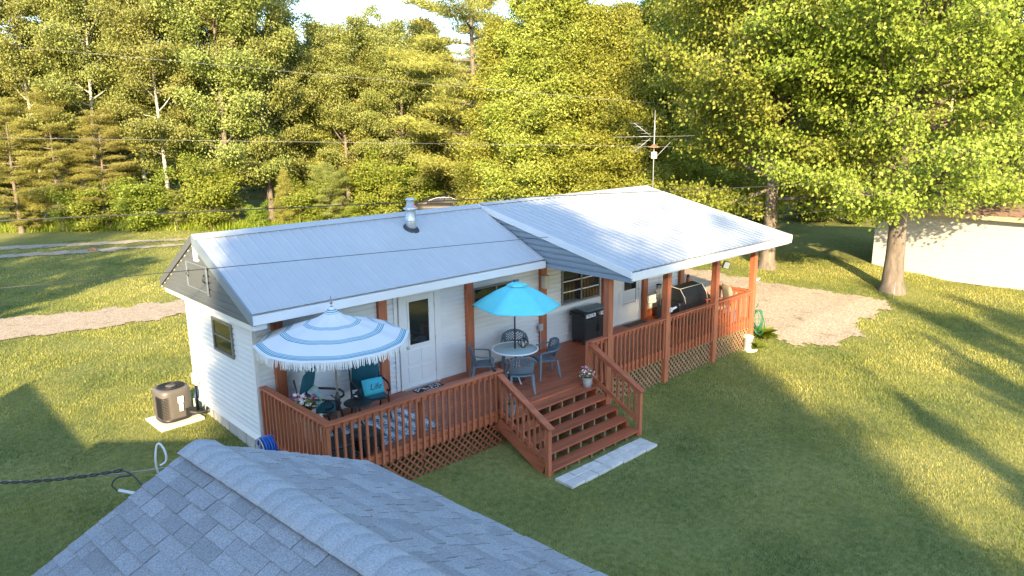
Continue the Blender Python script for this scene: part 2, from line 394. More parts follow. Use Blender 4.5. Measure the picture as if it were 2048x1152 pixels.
def inpoly(x, y, poly):
    x = np.asarray(x); y = np.asarray(y); r = np.zeros(x.shape, bool); n = len(poly); j = n-1
    for i in range(n):
        xi, yi = poly[i]; xj, yj = poly[j]
        with np.errstate(divide='ignore', invalid='ignore'):
            c = ((yi > y) != (yj > y)) & (x < (xj-xi)*(y-yi)/(yj-yi+1e-12)+xi)
        r ^= c; j = i
    return r
def wob(x, y): return .22*np.sin(x*2.1+y*1.3)+.16*np.sin(x*4.7-y*3.9+1)+.1*np.sin(x*9.1+y*8.3)
def gravel_material(name, c1, c2, patch):
    Mx = bpy.data.materials.new(name); Mx.use_nodes = True; n = Mx.node_tree.nodes; L = Mx.node_tree.links
    p = n['Principled BSDF']; p.inputs['Roughness'].default_value = .95; p.inputs['Specular IOR Level'].default_value = .1
    tc = n.new('ShaderNodeTexCoord')
    v = n.new('ShaderNodeTexVoronoi'); v.inputs['Scale'].default_value = 26.; L.new(tc.outputs['Object'], v.inputs[0])
    hs = n.new('ShaderNodeSeparateColor'); L.new(v.outputs['Color'], hs.inputs[0])
    r = n.new('ShaderNodeValToRGB'); r.color_ramp.elements[0].color = c1+(1,); r.color_ramp.elements[1].color = c2+(1,); L.new(hs.outputs[0], r.inputs[0])
    z = n.new('ShaderNodeTexNoise'); z.inputs['Scale'].default_value = 1.3; z.inputs['Detail'].default_value = 9.; z.inputs['Roughness'].default_value = .7; L.new(tc.outputs['Object'], z.inputs[0])
    rr = n.new('ShaderNodeValToRGB'); rr.color_ramp.elements[0].position = .56; rr.color_ramp.elements[1].position = .66; rr.color_ramp.elements[0].color = (0, 0, 0, 1); rr.color_ramp.elements[1].color = (patch,)*3+(1,); L.new(z.outputs[0], rr.inputs[0])
    mx = n.new('ShaderNodeMix'); mx.data_type = 'RGBA'; L.new(rr.outputs[0], mx.inputs[0]); L.new(r.outputs[0], mx.inputs[6]); mx.inputs[7].default_value = (.17, .13, .07, 1)
    L.new(mx.outputs[2], p.inputs['Base Color'])
    bp = n.new('ShaderNodeBump'); bp.inputs['Strength'].default_value = .9; bp.inputs['Distance'].default_value = .03; L.new(v.outputs['Distance'], bp.inputs['Height']); L.new(bp.outputs[0], p.inputs['Normal'])
    return Mx
def sheet(name, poly, step, mt, label, lift=.035):
    px_ = [p[0] for p in poly]; py_ = [p[1] for p in poly]
    gx = np.arange(min(px_)-1, max(px_)+1, step); gy = np.arange(min(py_)-1, max(py_)+1, step)
    X, Y = np.meshgrid(gx, gy); cx = (X[:-1, :-1]+X[1:, 1:])/2; cy = (Y[:-1, :-1]+Y[1:, 1:])/2
    ins = inpoly(cx+wob(cx, cy)*.8, cy+wob(cy, cx)*.8, poly)
    idx = np.arange(X.size).reshape(X.shape); used = {}; vs = []; fs = []
    Z = gz(X, Y)+lift
    def vid(i, j):
        k = idx[i, j]
        if k not in used: used[k] = len(vs); vs.append((X[i, j], Y[i, j], Z[i, j]))
        return used[k]
    for i, j in zip(*np.nonzero(ins)): fs.append((vid(i, j), vid(i, j+1), vid(i+1, j+1), vid(i+1, j)))
    me = bpy.data.meshes.new(name); me.from_pydata(vs, [], fs); me.polygons.foreach_set('use_smooth', [True]*len(fs)); me.materials.append(mt)
    o = bpy.data.objects.new(name, me); COL.objects.link(o); return setp(o, label, kind='structure')
P2 = lambda *a: tuple(onp(a)[:2])
DRIVE = [(-16, 20.5), P2(0, 638), P2(370, 601), (10, 12.6), (16.5, 8.8), P2(1375, 540), P2(1490, 556), P2(1580, 572), P2(1690, 590), P2(1772, 606), P2(1755, 625), P2(1700, 672), P2(1655, 694), P2(1560, 680), P2(1512, 660),
         (14.6, -1.0), (14.3, .8), (14.6, 4.0), (9, 9.0), P2(370, 632), P2(0, 681), (-16, 16.6)]
gm = gravel_material('driveway_gravel', (.27, .215, .155), (.49, .405, .31), .7)
sheet('gravel_driveway', DRIVE, .16, gm, 'pale gravel driveway running behind the white mobile home and past its porch')
def track(pts, w):
    a = [Vector((p[0], p[1], 0)) for p in pts]; l, r = [], []
    for i, p in enumerate(a):
        d = (a[min(i+1, len(a)-1)]-a[max(i-1, 0)]).normalized(); nrm = Vector((-d.y, d.x, 0)); l.append(tuple((p+nrm*w/2)[:2])); r.append(tuple((p-nrm*w/2)[:2]))
    return l+r[::-1]
T1 = [(-26, 41.5), P2(-30, 499), P2(180, 489), P2(400, 478), (24, 24), (34, 17)]
T2 = [(-26, 38.6), P2(-30, 516), P2(180, 503), P2(400, 487), (23, 22), (33, 15)]
gm2 = gravel_material('track_gravel', (.28, .24, .18), (.48, .42, .34), .35)
TR1, TR2 = track(T1, 1.0), track(T2, 1.0)
sheet('gravel_track', TR1, .2, gm2, 'gravel wheel rut of the lane along the woods'); sheet('gravel_track', TR2, .2, gm2, 'gravel wheel rut of the lane on the lawn side')

# ================================================================== MOBILE HOME
HX, HW, HD, DY, ZR = 13.75, 3.337, .673, 2.448, 1.596
RY, RZ = 1.674, 4.255; EY, EZ = -.774, 3.13; KM = (RZ-EZ)/(RY-EY)
BY, BZ = 3.82, 3.08; KB = (RZ-BZ)/(BY-RY)
PY, PZ = -3.286, 3.175; KP = (RZ-PZ)/(RY-PY)
GX, XB, XP0, XP1 = -.295, 6.86, 6.917, 14.03
house = world_root('mobile_home', (7., 1.6, 0.), 'white mobile home with pale metal roof and red wooden deck', 'house')
MB().box(.02, HX-.02, .02, HW-.02, .5, 3.0).build('wall', M['siding'], house)
# lap siding: each course its own piece
def siding_course(z, h, a, b, axis, sgn, base, proud, mt, name='siding_board'):
    prof = [(0, 0), (proud, .003), (proud*.92, h*.62), (proud*.25, h*.80), (proud*.15, h*.99), (0, h)]
    mb = MB()
    if axis == 'x': mb.prism(prof, lambda p, t: (a if t == 0 else b, base+sgn*p[0], z+p[1]))
    else: mb.prism(prof, lambda p, t: (base+sgn*p[0], a if t == 0 else b, z+p[1]))
    return mb.build(name, mt, house)
zz = .585
while zz < 2.98:
    siding_course(zz, .108, .06, HX-.03, 'x', -1, .02, .030, M['siding'])
    siding_course(zz, .108, .06, HW-.06, 'y', -1, .02, .030, M['siding'])
    zz += .11
MB().box(-.012, .06, -.012, .06, .56, 3.0).build('corner_trim', M['white'], house)
MB().box(-.012, .06, HW-.06, HW+.005, .56, 3.0).build('corner_trim', M['white'], house)
MB().box(HX-.06, HX+.012, -.012, .06, .56, 3.0).build('corner_trim', M['white'], house)
MB().prism([(-.05, .50), (-.012, .60), (.03, .60), (.03, .5)], lambda p, t: (p[0], 0. if t == 0 else HW, p[1])).build('bottom_trim', M['white'], house)
MB().box(-.006, .0, .06, HW-.06, 1.685, 1.715).build('belt_strip', M['white'], house)
MB().box(.06, 2.6, -.006, .0, 1.685, 1.715).build('belt_strip', M['white'], house)
# skirting of vertical corrugated sheets
def skirt(a, b, axis):
    mb = MB(); n = int((b-a)/.05); vs = []; fs = []
    for i in range(n+1):
        t = a+(b-a)*i/n; o = .035+(.012 if i % 4 < 2 else 0)
        for z in (-.25, .53): vs.append((t, o, z) if axis == 'x' else (o, t, z))
    for i in range(n): fs.append((2*i, 2*i+2, 2*i+3, 2*i+1))
    return mb.add(vs, fs).build('skirting_panel', M['skirt'], house)
for i in range(4): skirt(.02+HW*i/4., HW*(i+1)/4.-.004+.01, 'y')
skirt(.03, HX, 'x')
# roof: ribbed steel panels
def rib_panel(w, L, name):
    RIB = .014 if name.startswith('porch') else .007
    prof = []; nr = 4; p = w/nr
    for i in range(nr):
        u = p*i
        prof += [(u, 0), (u+p*.36, 0), (u+p*.44, RIB), (u+p*.56, RIB), (u+p*.64, 0)]
    prof.append((w, 0)); n = len(prof); vs = []; fs = []
    for v in (0, L):
        for (u, z) in prof: vs.append((u, v, z))
    for v in (0, L):
        for (u, z) in prof: vs.append((u, v, z-.008))
    for i in range(n-1):
        fs.append((i, i+1, n+i+1, n+i)); fs.append((2*n+i+1, 2*n+i, 3*n+i, 3*n+i+1)); fs.append((i+1, i, 2*n+i, 2*n+i+1)); fs.append((n+i, n+i+1, 3*n+i+1, 3*n+i))
    fs.append((0, n, 3*n, 2*n)); fs.append((n-1, 3*n-1, 4*n-1, 2*n-1))
    return MB().add(vs, fs).mesh(name, M['roof'])
def roof_side(x0, x1, y0, z0, y1, z1, nm, lift=.03):   # ridge (y0,z0) down to eave (y1,z1)
    n = max(1, round((x1-x0)/.90)); w = (x1-x0)/n; L = hypot(y1-y0, z1-z0); sl = atan2(z1-z0, y1-y0)
    mesh = rib_panel(w, L, nm)
    for i in range(n):
        o = link('roof_panel', mesh, house, (x0+w*i, y0, z0+lift))
        # local x -> +X, local y -> down slope
        d = Vector((0, y1-y0, z1-z0)).normalized(); xx = Vector((1, 0, 0)); up = xx.cross(d)
        if up.z < 0:
            xx = Vector((-1, 0, 0)); up = xx.cross(d); o.location.x += w
        R3 = Matrix((xx, d, up)).transposed(); o.rotation_euler = R3.to_euler()
roof_side(GX, XB, RY, RZ, EY, EZ+.03, 'roof_panel')
roof_side(XP0, XP1, RY, RZ+.012, PY, PZ+.03, 'porch_roof_panel')
roof_side(GX, XP1, RY, RZ, BY, BZ+.03, 'rear_roof_panel')
for (x0, x1, nm) in ((GX-.01, 6.95, 'ridge_cap'), (6.955, XP1+.01, 'ridge_cap')):
    kf = KM if x1 < 7 else KP; lf = .065 if x1 < 7 else .08
    MB().prism([(-.16, -.16*kf), (0, 0), (.16, -.16*KB), (.16, -.16*KB-.012), (0, -.014), (-.16, -.16*kf-.012)], lambda p, t: (x0 if t == 0 else x1, RY+p[0], RZ+lf+p[1])).build(nm, M['roof'], house)
# roof deck (solid under the sheets), soffits, fascias
MB().prism([(RY, RZ), (EY+.02, EZ+.005), (EY+.02, EZ-.10), (RY, RZ-.12), (BY-.02, BZ-.10), (BY-.02, BZ+.005)], lambda p, t: ((GX+.02, XB-.02)[t], p[0], p[1])).build('roof_deck', M['white'], house)
MB().prism([(RY, RZ), (PY+.02, PZ+.005), (PY+.02, PZ-.10), (RY, RZ-.12), (BY-.02, BZ-.10), (BY-.02, BZ+.005)], lambda p, t: ((XP0+.02, XP1-.02)[t], p[0], p[1])).build('porch_roof_deck', M['white'], house)
def facia(x0, x1, y, z0, z1, th=.025): return MB().box(x0, x1, y-th, y, z0, z1).build('fascia', M['fascia'], house)
facia(GX, XB, EY, EZ-.145, EZ+.025); facia(XP0, XP1, PY, PZ-.15, PZ+.025)
MB().box(GX, XP1, BY, BY+.025, BZ-.13, BZ+.02).build('fascia', M['fascia'], house)
def rake(x, pts, mt, th=.03, h=.15):
    mb = MB()
    for (ya, za), (yb, zb) in zip(pts[:-1], pts[1:]):
        mb.prism([(ya, za), (yb, zb), (yb, zb-h), (ya, za-h)], lambda p, t: (x-th if t == 0 else x, p[0], p[1]))
    return mb.build('rake_trim', mt, house)
M['porch_siding'] = mat('blue_grey_vinyl', (.18, .22, .26), .5, .04, 3.)
M['rake'] = mat('blue_grey_rake_trim', (.17, .21, .25), .45, .03, 3.)
rake(GX+.005, [(EY-.02, EZ+.055), (RY, RZ+.055)], M['rake'], h=.21); rake(GX+.004, [(RY, RZ+.055), (BY+.02, BZ+.045)], M['grey_siding'])
rake(XP0, [(PY-.02, PZ+.055), (RY, RZ+.06)], M['fascia'], h=.15); rake(XP1+.03, [(PY-.02, PZ+.055), (RY, RZ+.06), (BY+.02, BZ+.04)], M['fascia'], h=.14)
# left gable: grey siding courses
def yl(z): return RY-(RZ-.05-z)/KM
def yr(z): return RY+(RZ-.05-z)/KB
MB().prism([(EY+.05, 2.96), (RY, RZ-.1), (BY-.05, 2.96)], lambda p, t: (-.25 if t == 0 else .1, p[0], p[1])).build('gable_wall', M['grey_siding'], house)
z = 2.965
while z < RZ-.22:
    h = .125; a0, a1, b0, b1 = max(yl(z), EY), yl(z+h), min(yr(z), BY), yr(z+h)
    a1 = max(a1, EY)
    mb = MB(); pr = .036
    am, bm_ = a0+(a1-a0)*.62, b0+(b1-b0)*.62; an_, bn = a0+(a1-a0)*.8, b0+(b1-b0)*.8
    vs = [(-.25-pr, a0, z), (-.25-pr, b0, z), (-.25-pr*.92, bm_, z+h*.62), (-.25-pr*.92, am, z+h*.62), (-.256, bn, z+h*.8), (-.256, an_, z+h*.8), (-.254, b1, z+h), (-.254, a1, z+h), (-.24, a0, z), (-.24, b0, z), (-.24, b1, z+h), (-.24, a1, z+h)]
    mb.add(vs, [(0, 3, 2, 1), (3, 5, 4, 2), (5, 7, 6, 4), (0, 1, 9, 8), (1, 2, 4, 6, 10, 9), (0, 8, 11, 7, 5, 3), (6, 7, 11, 10), (8, 9, 10, 11)]).build('gable_board', M['grey_siding'], house); z += .127
MB().box(-.255, .0, EY+.1, BY-.06, 2.86, 2.955).build('frieze', M['white'], house)
hx = -.31
ht = MB().box(hx, hx+.02, 1.10, 2.11, 3.25, 3.74).build('gable_hatch', M['grey_siding'], house)
for (a, b, c, d) in ((1.07, 1.11, 3.2, 3.76), (2.10, 2.125, 3.25, 3.74), (1.1, 2.11, 3.74, 3.755), (1.1, 2.11, 3.25, 3.262)): MB().box(hx-.012, hx+.005, a, b, c, d).build('hatch_trim', M['rake'], ht)
MB().tube([(hx-.01, 1.18, 3.44), (hx-.05, 1.17, 3.48), (hx-.05, 1.17, 3.56), (hx-.01, 1.18, 3.6)], .012, 6).build('handle', M['black'], ht)
MB().tube([(hx-.01, 2.03, 3.45), (hx-.06, 2.0, 3.52), (hx-.02, 1.97, 3.6)], .008, 6).build('cable_hook', M['black'], ht)
vt = MB().box(-.30, -.26, 1.53, 1.72, 3.80, 4.06).build('gable_vent', M['white'], house)
# porch side gable above the main roof
def ym(z): return RY-(RZ-z)/KM
def yp(z): return RY-(RZ-.04-z)/KP
z = 2.985
while z < RZ-.16:
    h = .128; a0, a1 = max(yp(z), PY), max(yp(z+h), PY)
    b0 = ym(z-.02) if z > 3.12 else EY+.02; b1 = ym(z+h-.02) if z+h > 3.12 else EY+.02
    if b1-a1 < .02 or b0 < a0: break
    pr = .040; X0 = 6.945
    am, bm_ = a0+(a1-a0)*.62, b0+(b1-b0)*.62; an_, bn = a0+(a1-a0)*.8, b0+(b1-b0)*.8
    vs = [(X0-pr, a0, z), (X0-pr, b0, z), (X0-pr*.92, bm_, z+h*.62), (X0-pr*.92, am, z+h*.62), (X0-.006, bn, z+h*.8), (X0-.006, an_, z+h*.8), (X0-.004, b1, z+h), (X0-.004, a1, z+h), (X0+.03, a0, z), (X0+.03, b0, z), (X0+.03, b1, z+h), (X0+.03, a1, z+h)]
    MB().add(vs, [(0, 3, 2, 1), (3, 5, 4, 2), (5, 7, 6, 4), (0, 1, 9, 8), (1, 2, 4, 6, 10, 9), (0, 8, 11, 7, 5, 3), (6, 7, 11, 10), (8, 9, 10, 11)]).build('porch_gable_board', M['porch_siding'], house); z += .130
MB().box(6.94, XP1-.04, PY+.03, .0, 2.99, 3.01).build('porch_ceiling', M['white'], house)
# wall posts and porch posts
for x in (.455, 2.755, 5.105, 7.515, 9.95, 11.76, 13.62):
    MB().box(x-.10, x+.10, -.10, -.002, HD+.001, 3.0, bev=.008).build('wall_post', M['wood_z'], house)
for x in (7.18, 9.42, 11.62, 13.60):
    MB().box(x-.08, x+.08, -2.53, -2.38, G(x, -2.45)-.1, 2.995, bev=.008).build('porch_post', M['wood_z'], house)
MB().box(11.0, 13.66, -.03, -.003, HD+.002, HD+.22).build('baseboard', M['wood'], house)
# doors
def door(x0, x1, glass, trimw, storm):
    z0, z1 = HD+.03, HD+2.06
    d = MB().box(x0, x1, -.035, .01, z0, z1).build('door', M['white'], house)
    fr = MB(); fr.box(x0-trimw, x0-.004, -.055, .0, HD+.002, z1+trimw); fr.box(x1+.004, x1+trimw, -.055, .0, HD+.002, z1+trimw); fr.box(x0-.004, x1+.004, -.055, .0, z1+.004, z1+trimw); fr.build('door_frame', M['white'], d)
    gx0, gx1, g0, g1 = glass
    MB().box(gx0, gx1, -.042, -.036, g0, g1).build('door_glass', M['glass'], d)
    t = MB(); w = .04
    t.box(gx0-w, gx0, -.055, -.037, g0-w, g1+w); t.box(gx1, gx1+w, -.055, -.037, g0-w, g1+w); t.box(gx0, gx1, -.055, -.037, g1, g1+w); t.box(gx0, gx1, -.055, -.037, g0-w, g0); t.build('glass_trim', M['white'], d)
    MB().box(x0-.05, x1+.05, -.11, -.03, HD+.001, HD+.03).build('threshold', M['steel'], d)
    k = MB(); k.lathe([(.0, .0), (.03, .0), (.03, .012), (.012, .016), (.012, .05), (.032, .06), (.028, .085), (0, .09)], 12)
    kx = x0+.07 if not storm else x1-.07
    kv = [(kx+p[0], -.036-p[2], HD+.95+p[1]) for p in k.v]; k.v = kv; k.build('door_knob', M['steel'], d)
    if not storm:
        pn = MB()
        for (a, b, c, e) in ((x0+.1, x0+.39, z0+.12, z0+.45), (x1-.39, x1-.1, z0+.12, z0+.45), (x0+.1, x0+.39, z0+.52, z0+.84), (x1-.39, x1-.1, z0+.52, z0+.84)): pn.box(a, b, -.045, -.034, c, e, bev=.005)
        pn.build('door_panel', M['white'], d)
        for hz in (z0+.25, z0+1., z0+1.75): MB().box(x1-.005, x1+.02, -.06, -.03, hz-.05, hz+.05).build('hinge', M['steel'], d)
        MB().box(gx0+.02, gx1-.02, -.040, -.0395, g0+.02, g1-.02)
    else:
        pn = MB(); pn.box(x0+.14, x1-.14, -.045, -.034, z0+.15, z0+.5, bev=.005); pn.box(x0+.14, x1-.14, -.045, -.034, z0+.56, z0+.95, bev=.005); pn.build('door_panel', M['white'], d)
    return d
door(3.27, 4.11, (3.43, 3.95, 1.66, 2.62), .10, False)
d2 = door(10.45, 11.48, (10.80, 11.36, 1.25, 2.45), .12, True)
MB().box(4.22, 4.30, -.03, -.004, HD+.01, 2.95).build('trim_strip', M['white'], house); MB().box(3.06, 3.14, -.03, -.004, HD+.01, 2.95).build('trim_strip', M['white'], house)
cr = MB(); cr.box(11.505, 11.52, -.10, -.085, 1.88, 2.06); cr.box(11.46, 11.565, -.10, -.085, 1.98, 2.0)
cro = cr.build('wall_cross', M['black'], None, loc=(11.51, -.09, 1.95)); setp(cro, 'small black wall cross beside the storm door', 'cross')
# windows
def window(x0, x1, z0, z1, cols, rows, axis='x', base=0.):
    f = lambda a, b, c, d, e, g: (a, b, c, d, e, g) if axis == 'x' else (c+base, d+base, a, b, e, g)
    w = MB(); t = .045
    for (a, b, e, g) in ((x0, x0+t, z0, z1), (x1-t, x1, z0, z1), (x0+t, x1-t, z0, z0+t), (x0+t, x1-t, z1-t, z1)): w.box(*f(a, b, -.045, .005, e, g))
    wo_ = w.build('window', M['winframe'], house)
    cw = (x1-x0-2*t)/cols; rh = (z1-z0-2*t)/rows
    for i in range(cols):
        for j in range(rows):
            a = x0+t+cw*i; b = z0+t+rh*j
            mb = MB(); k = .006
            mb.box(*f(a+k, a+cw-k, -.022, -.006, b+k, b+rh-k)); mb.build('pane', M['glass'], wo_)
    for j in range(1, rows): MB().box(*f(x0+t, x1-t, -.036, -.024, z0+t+rh*j-.014, z0+t+rh*j+.014)).build('rail', M['white'] if axis == 'x' else M['winframe'], wo_)
    for i in range(1, cols): MB().box(*f(x0+t+cw*i-.025, x0+t+cw*i+.025, -.044, -.024, z0+t, z1-t)).build('mullion', M['winframe'], wo_)
window(8.24, 9.76, 1.68, 2.62, 2, 3); window(5.24, 6.7, 2.18, 2.62, 2, 1)
window(.88, 1.84, 1.93, 2.62, 1, 2, 'y', .0)
# small fittings on the walls
MB().box(7.42, 7.60, -.22, -.10, 2.28, 2.62, bev=.015).build('meter_box', M['steel'], house)
MB().box(9.86, 10.05, -.24, -.10, 1.86, 2.10, bev=.015).build('breaker_box', M['skirt'], house); MB().box(9.88, 10.03, -.25, -.12, 2.1, 2.24, bev=.015).build('meter_box', M['rake'], house)
MB().box(7.30, 7.42, -.16, -.10, 1.20, 1.38, bev=.01).build('outlet_box', M['skirt'], house); MB().tube([(7.37, -.115, 1.2), (7.37, -.115, HD)], .015, 6).build('conduit', M['skirt'], house)
MB().box(-.10, -.02, HW-.35, HW-.12, .85, 1.1, bev=.01).build('disconnect_box', M['skirt'], house); MB().tube([(-.05, HW-.2, .85), (-.05, HW-.2, .25)], .02, 6).build('conduit', M['black'], house)
# flue and vent pipes on the roof
fx, fy = 4.35, 1.04; fz = RZ-(RY-fy)*KM
fl = MB().lathe([(.115, -.06), (.115, .47)], 20, (fx, fy, fz)).build('flue_pipe', M['steel'], house)
MB().lathe([(.122, .22), (.126, .235), (.122, .25)], 20, (fx, fy, fz)).build('seam_band', M['steel'], fl)
MB().lathe([(.115, .46), (.16, .48), (.17, .50), (.165, .52), (.09, .54), (.085, .70)], 20, (fx, fy, fz)).build('collar', M['steel'], fl)
MB().lathe([(.075, .69), (.12, .70), (.12, .715), (.06, .74), (0, .75)], 20, (fx, fy, fz)).build('rain_cap', M['steel'], fl)
bt = MB().lathe([(.185, -.10), (.19, -.02), (.17, .03), (.125, .07)], 20, (0, 0, 0)); kk = KM
bt.v = [(fx+p[0], fy+p[1]*1.05, fz+.04+p[2]*.8+p[1]*kk) for p in bt.v]; bt.build('flashing_boot', M['rubber'], fl)
vq = ony((630, 440), 2.1); 
MB().lathe([(.05, -.4), (.05, .18)], 12, (vq.x, 2.1, RZ-(2.1-RY)*KB)).build('vent_pipe', M['rake'], house)

# ================================================================== DECK
XL, XS0, XS1, XE = .09, 3.86, 6.53, 13.58
TRD, RIS = .288, .170
deck = world_root('deck', (6.5, -1.2, 0.), 'red stained wooden deck with baluster railings, lattice skirt and front steps', 'deck')
bw = .142; nb = 17
rng = random.Random(4)
bmeshes = {}
def board_mesh(L):
    k = round(L, 3)
    if k not in bmeshes: bmeshes[k] = MB().box(0, L, 0, bw-.007, -.032, 0, bev=.004).mesh('deck_board', M['deck'])
    return bmeshes[k]
x_end = 13.68
for j in range(nb):
    y = -.012-bw*(j+1); cuts = [.06]+[[3.7, 8.5], [4.9, 9.7], [2.5, 6.1, 10.9]][j % 3]+[x_end]
    for a, b in zip(cuts[:-1], cuts[1:]): link('deck_board', board_mesh(b-a-.004), deck, (a, y, HD))
ye = -.012-bw*nb   # -2.426
MB().box(XL-.02, x_end, ye-.04, ye-.001, .555, HD-.012).build('rim_joist', M['wood'], deck)
MB().box(.045, .058, ye, -.02, .54, HD-.036).build('rim_joist', M['wood_y'], deck)
# rails
bal = MB(); bal.add([(-.02, -.02, 0), (.02, -.02, 0), (.02, .02, 0), (-.02, .02, 0), (-.02, -.02, .97), (.02, -.02, .97), (.02, .02, 1.0), (-.02, .02, 1.0)], [(3, 2, 1, 0), (4, 5, 6, 7), (0, 1, 5, 4), (1, 2, 6, 5), (2, 3, 7, 6), (3, 0, 4, 7)])
BAL = bal.mesh('baluster', M['wood_z'])
def rail_x(x0, x1, y, z, skip=()):
    MB().box(x0, x1, y-.075, y+.065, z-.038, z, bev=.004).build('top_rail', M['wood'], deck)
    MB().box(x0, x1, y-.022, y+.016, z-.128, z-.039).build('sub_rail', M['wood'], deck)
    n = int((x1-x0-.06)/.145)
    for i in range(n+1):
        x = x0+.04+i*(x1-x0-.08)/n
        if any(abs(x-s_) < .10 for s_ in skip): continue
        link('baluster', BAL, deck, (x, y-.044, .55), (0, 0, 0), (1, 1, z-.05-.55))
    MB().box(x0, x1, y-.022, y+.016, HD+.0, HD+.09).build('bottom_rail', M['wood'], deck)
def rail_y(y0, y1, x, z, sgn=-1):
    MB().box(x-.07, x+.07, y0, y1, z-.038, z, bev=.004).build('top_rail', M['wood_y'], deck)
    MB().box(x-.02, x+.02, y0, y1, z-.128, z-.039).build('sub_rail', M['wood_y'], deck)
    n = int((y1-y0-.06)/.142)
    for i in range(n+1): link('baluster', BAL, deck, (x+sgn*.042, y0+.04+i*(y1-y0-.08)/n, .55), (0, 0, -sgn*-pi/2), (1, 1, z-.05-.55))
    MB().box(x-.02, x+.02, y0, y1, HD+.0, HD+.09).build('bottom_rail', M['wood_y'], deck)
YR_ = -DY
rail_x(XL-.07, XS0+.04, YR_, ZR)
rail_y(-DY+.07, -.03, XL, ZR-.001)
PST = (7.18, 9.42, 11.62)
xa = XS1+.02
for xb_ in PST+(13.60,):
    rail_x(xa, xb_-.082, YR_, ZR); xa = xb_+.082
rail_y(-2.37, -1.22, 13.60, ZR-.001, 1)
for (x, y, z1) in ((XL, YR_+.06, ZR-.04), (1.98, YR_+.07, ZR-.04), (XS0-.02, YR_+.07, ZR-.04), (XS1+.07, YR_+.07, ZR-.04), (13.60, -1.18, ZR+.12), (XL+.02, -.1, ZR-.04)):
    MB().box(x-.045, x+.045, y-.045, y+.045, .3, z1, bev=.005).build('rail_post', M['wood_z'], deck)
# lattice skirts: crossing strips, two layers
def lattice(x0, x1, y, z0, z1, mt):
    mb = MB(); H = z1-z0; sp = .15; w = .034
    for layer, sg in ((0, 1), (1, -1)):
        yy = y-(.0 if layer == 0 else .008); c = x0-H-.2
        while c < x1+H+.2:
            # line x = c + sg*(z-z0)
            za, zb = z0, z1; xa_, xb2 = c, c+sg*H
            if sg > 0: t0 = max(0, (x0-c)/H); t1 = min(1, (x1-c)/H)
            else: t0 = max(0, (c-x1)/H); t1 = min(1, (c-x0)/H)
            if t1-t0 > .05:
                A = (c+sg*H*t0, yy, z0+H*t0); B = (c+sg*H*t1, yy, z0+H*t1)
                mb.bar(A, B, .007, w, (-sg, 0, 1)) if False else mb.prism([(-w/2, 0), (w/2, 0)], lambda p, t: A) if False else None
                dx, dz = (B[0]-A[0]), (B[2]-A[2]); l = hypot(dx, dz); ux, uz = -dz/l*w/2, dx/l*w/2
                vs = []
                for q in (0., -.007):
                    vs += [(A[0]+ux, yy+q, A[2]+uz), (B[0]+ux, yy+q, B[2]+uz), (B[0]-ux, yy+q, B[2]-uz), (A[0]-ux, yy+q, A[2]-uz)]
                mb.add(vs, [(0, 1, 2, 3), (7, 6, 5, 4), (0, 4, 5, 1), (1, 5, 6, 2), (2, 6, 7, 3), (3, 7, 4, 0)])
            c += sp
    return mb.build('lattice_panel', mt, deck, kind='stuff')
for a, b in ((XL-.02, 1.95), (1.96, XS0-.1)): lattice(a, b, ye-.012, -.12, .565, M['lattice'])
for a, b in ((XS0-.09, XS1)  ,): lattice(a, b, ye-.012, -.12, .565, M['lattice'])
for a, b in ((XS1+.01, 7.1), (7.26, 9.34), (9.5, 11.54), (11.7, 13.52)): lattice(a, b, ye-.012, -.22, .565, M['lattice_old'])
# steps
Y0 = -DY-.013
for k in range(1, 6):
    z = HD-.038-(k-1)*RIS; yf = Y0-k*TRD
    for q in range(2):
        MB().box(XS0+.005, XS1-.005, yf-.012+q*.15, yf+.133+q*.15, z-.036, z, bev=.004).build('stair_tread', M['deck'], deck)
MB().box(XS0+.0, XS1, Y0+.0, Y0+.035, HD-.03, HD+.002).build('nosing', M['deck'], deck)
for i in range(8):
    x = XS0+.03+i*(XS1-XS0-.06)/7
    poly = [(Y0, HD-.075)]
    for k in range(1, 6):
        z = HD-.075-(k-1)*RIS; poly += [(Y0-k*TRD+.02, z), (Y0-k*TRD+.02, z-RIS if k < 5 else -.22)]
    poly += [(Y0-4*TRD+.0, -.22), (Y0, .25)]
    MB().prism(poly, lambda p, t: (x-.021+.042*t, p[0], p[1])).build('stringer', M['stringer'] if 0 < i < 7 else M['wood_y'], deck)
for (x, sg) in ((XS0-.05, -1), (XS1+.05, 1)):
    yb = Y0-5*TRD+.06; zb = .813; gz_ = G(x, yb)
    MB().box(x-.045, x+.045, yb-.045, yb+.045, gz_-.1, zb-.04, bev=.005).build('newel_post', M['wood_z'], deck)
    A = Vector((x, -DY-.04, ZR-.075)); B = Vector((x, yb-.09, zb-.02))
    MB().bar(A, B, .14, .036).build('handrail', M['wood_y'], deck)
    d = Vector((0, 0, -.075)); MB().bar(A+d, B+d+Vector((0, .09, .04)), .036, .088).build('handrail_support', M['wood_y'], deck)
    lo = Vector((0, 0, -.73)) if sg > 0 else Vector((0, 0, -.76))
    MB().bar(A+lo, B+lo+Vector((0, .12, .055)), .036, .088).build('lower_rail', M['wood_y'], deck)
    n = 9
    for i in range(n):
        t = (i+.7)/(n+.4); p = A.lerp(B, t)
        link('baluster', BAL, deck, (x+sg*.04, p.y, p.z-.82), (0, 0, 0), (1, 1, .78))
    if sg < 0: MB().bar((x-.02, -DY-.02, .50), (x-.02, yb+.1, -.08), .036, .24).build('skirt_board', M['wood_y'], deck)
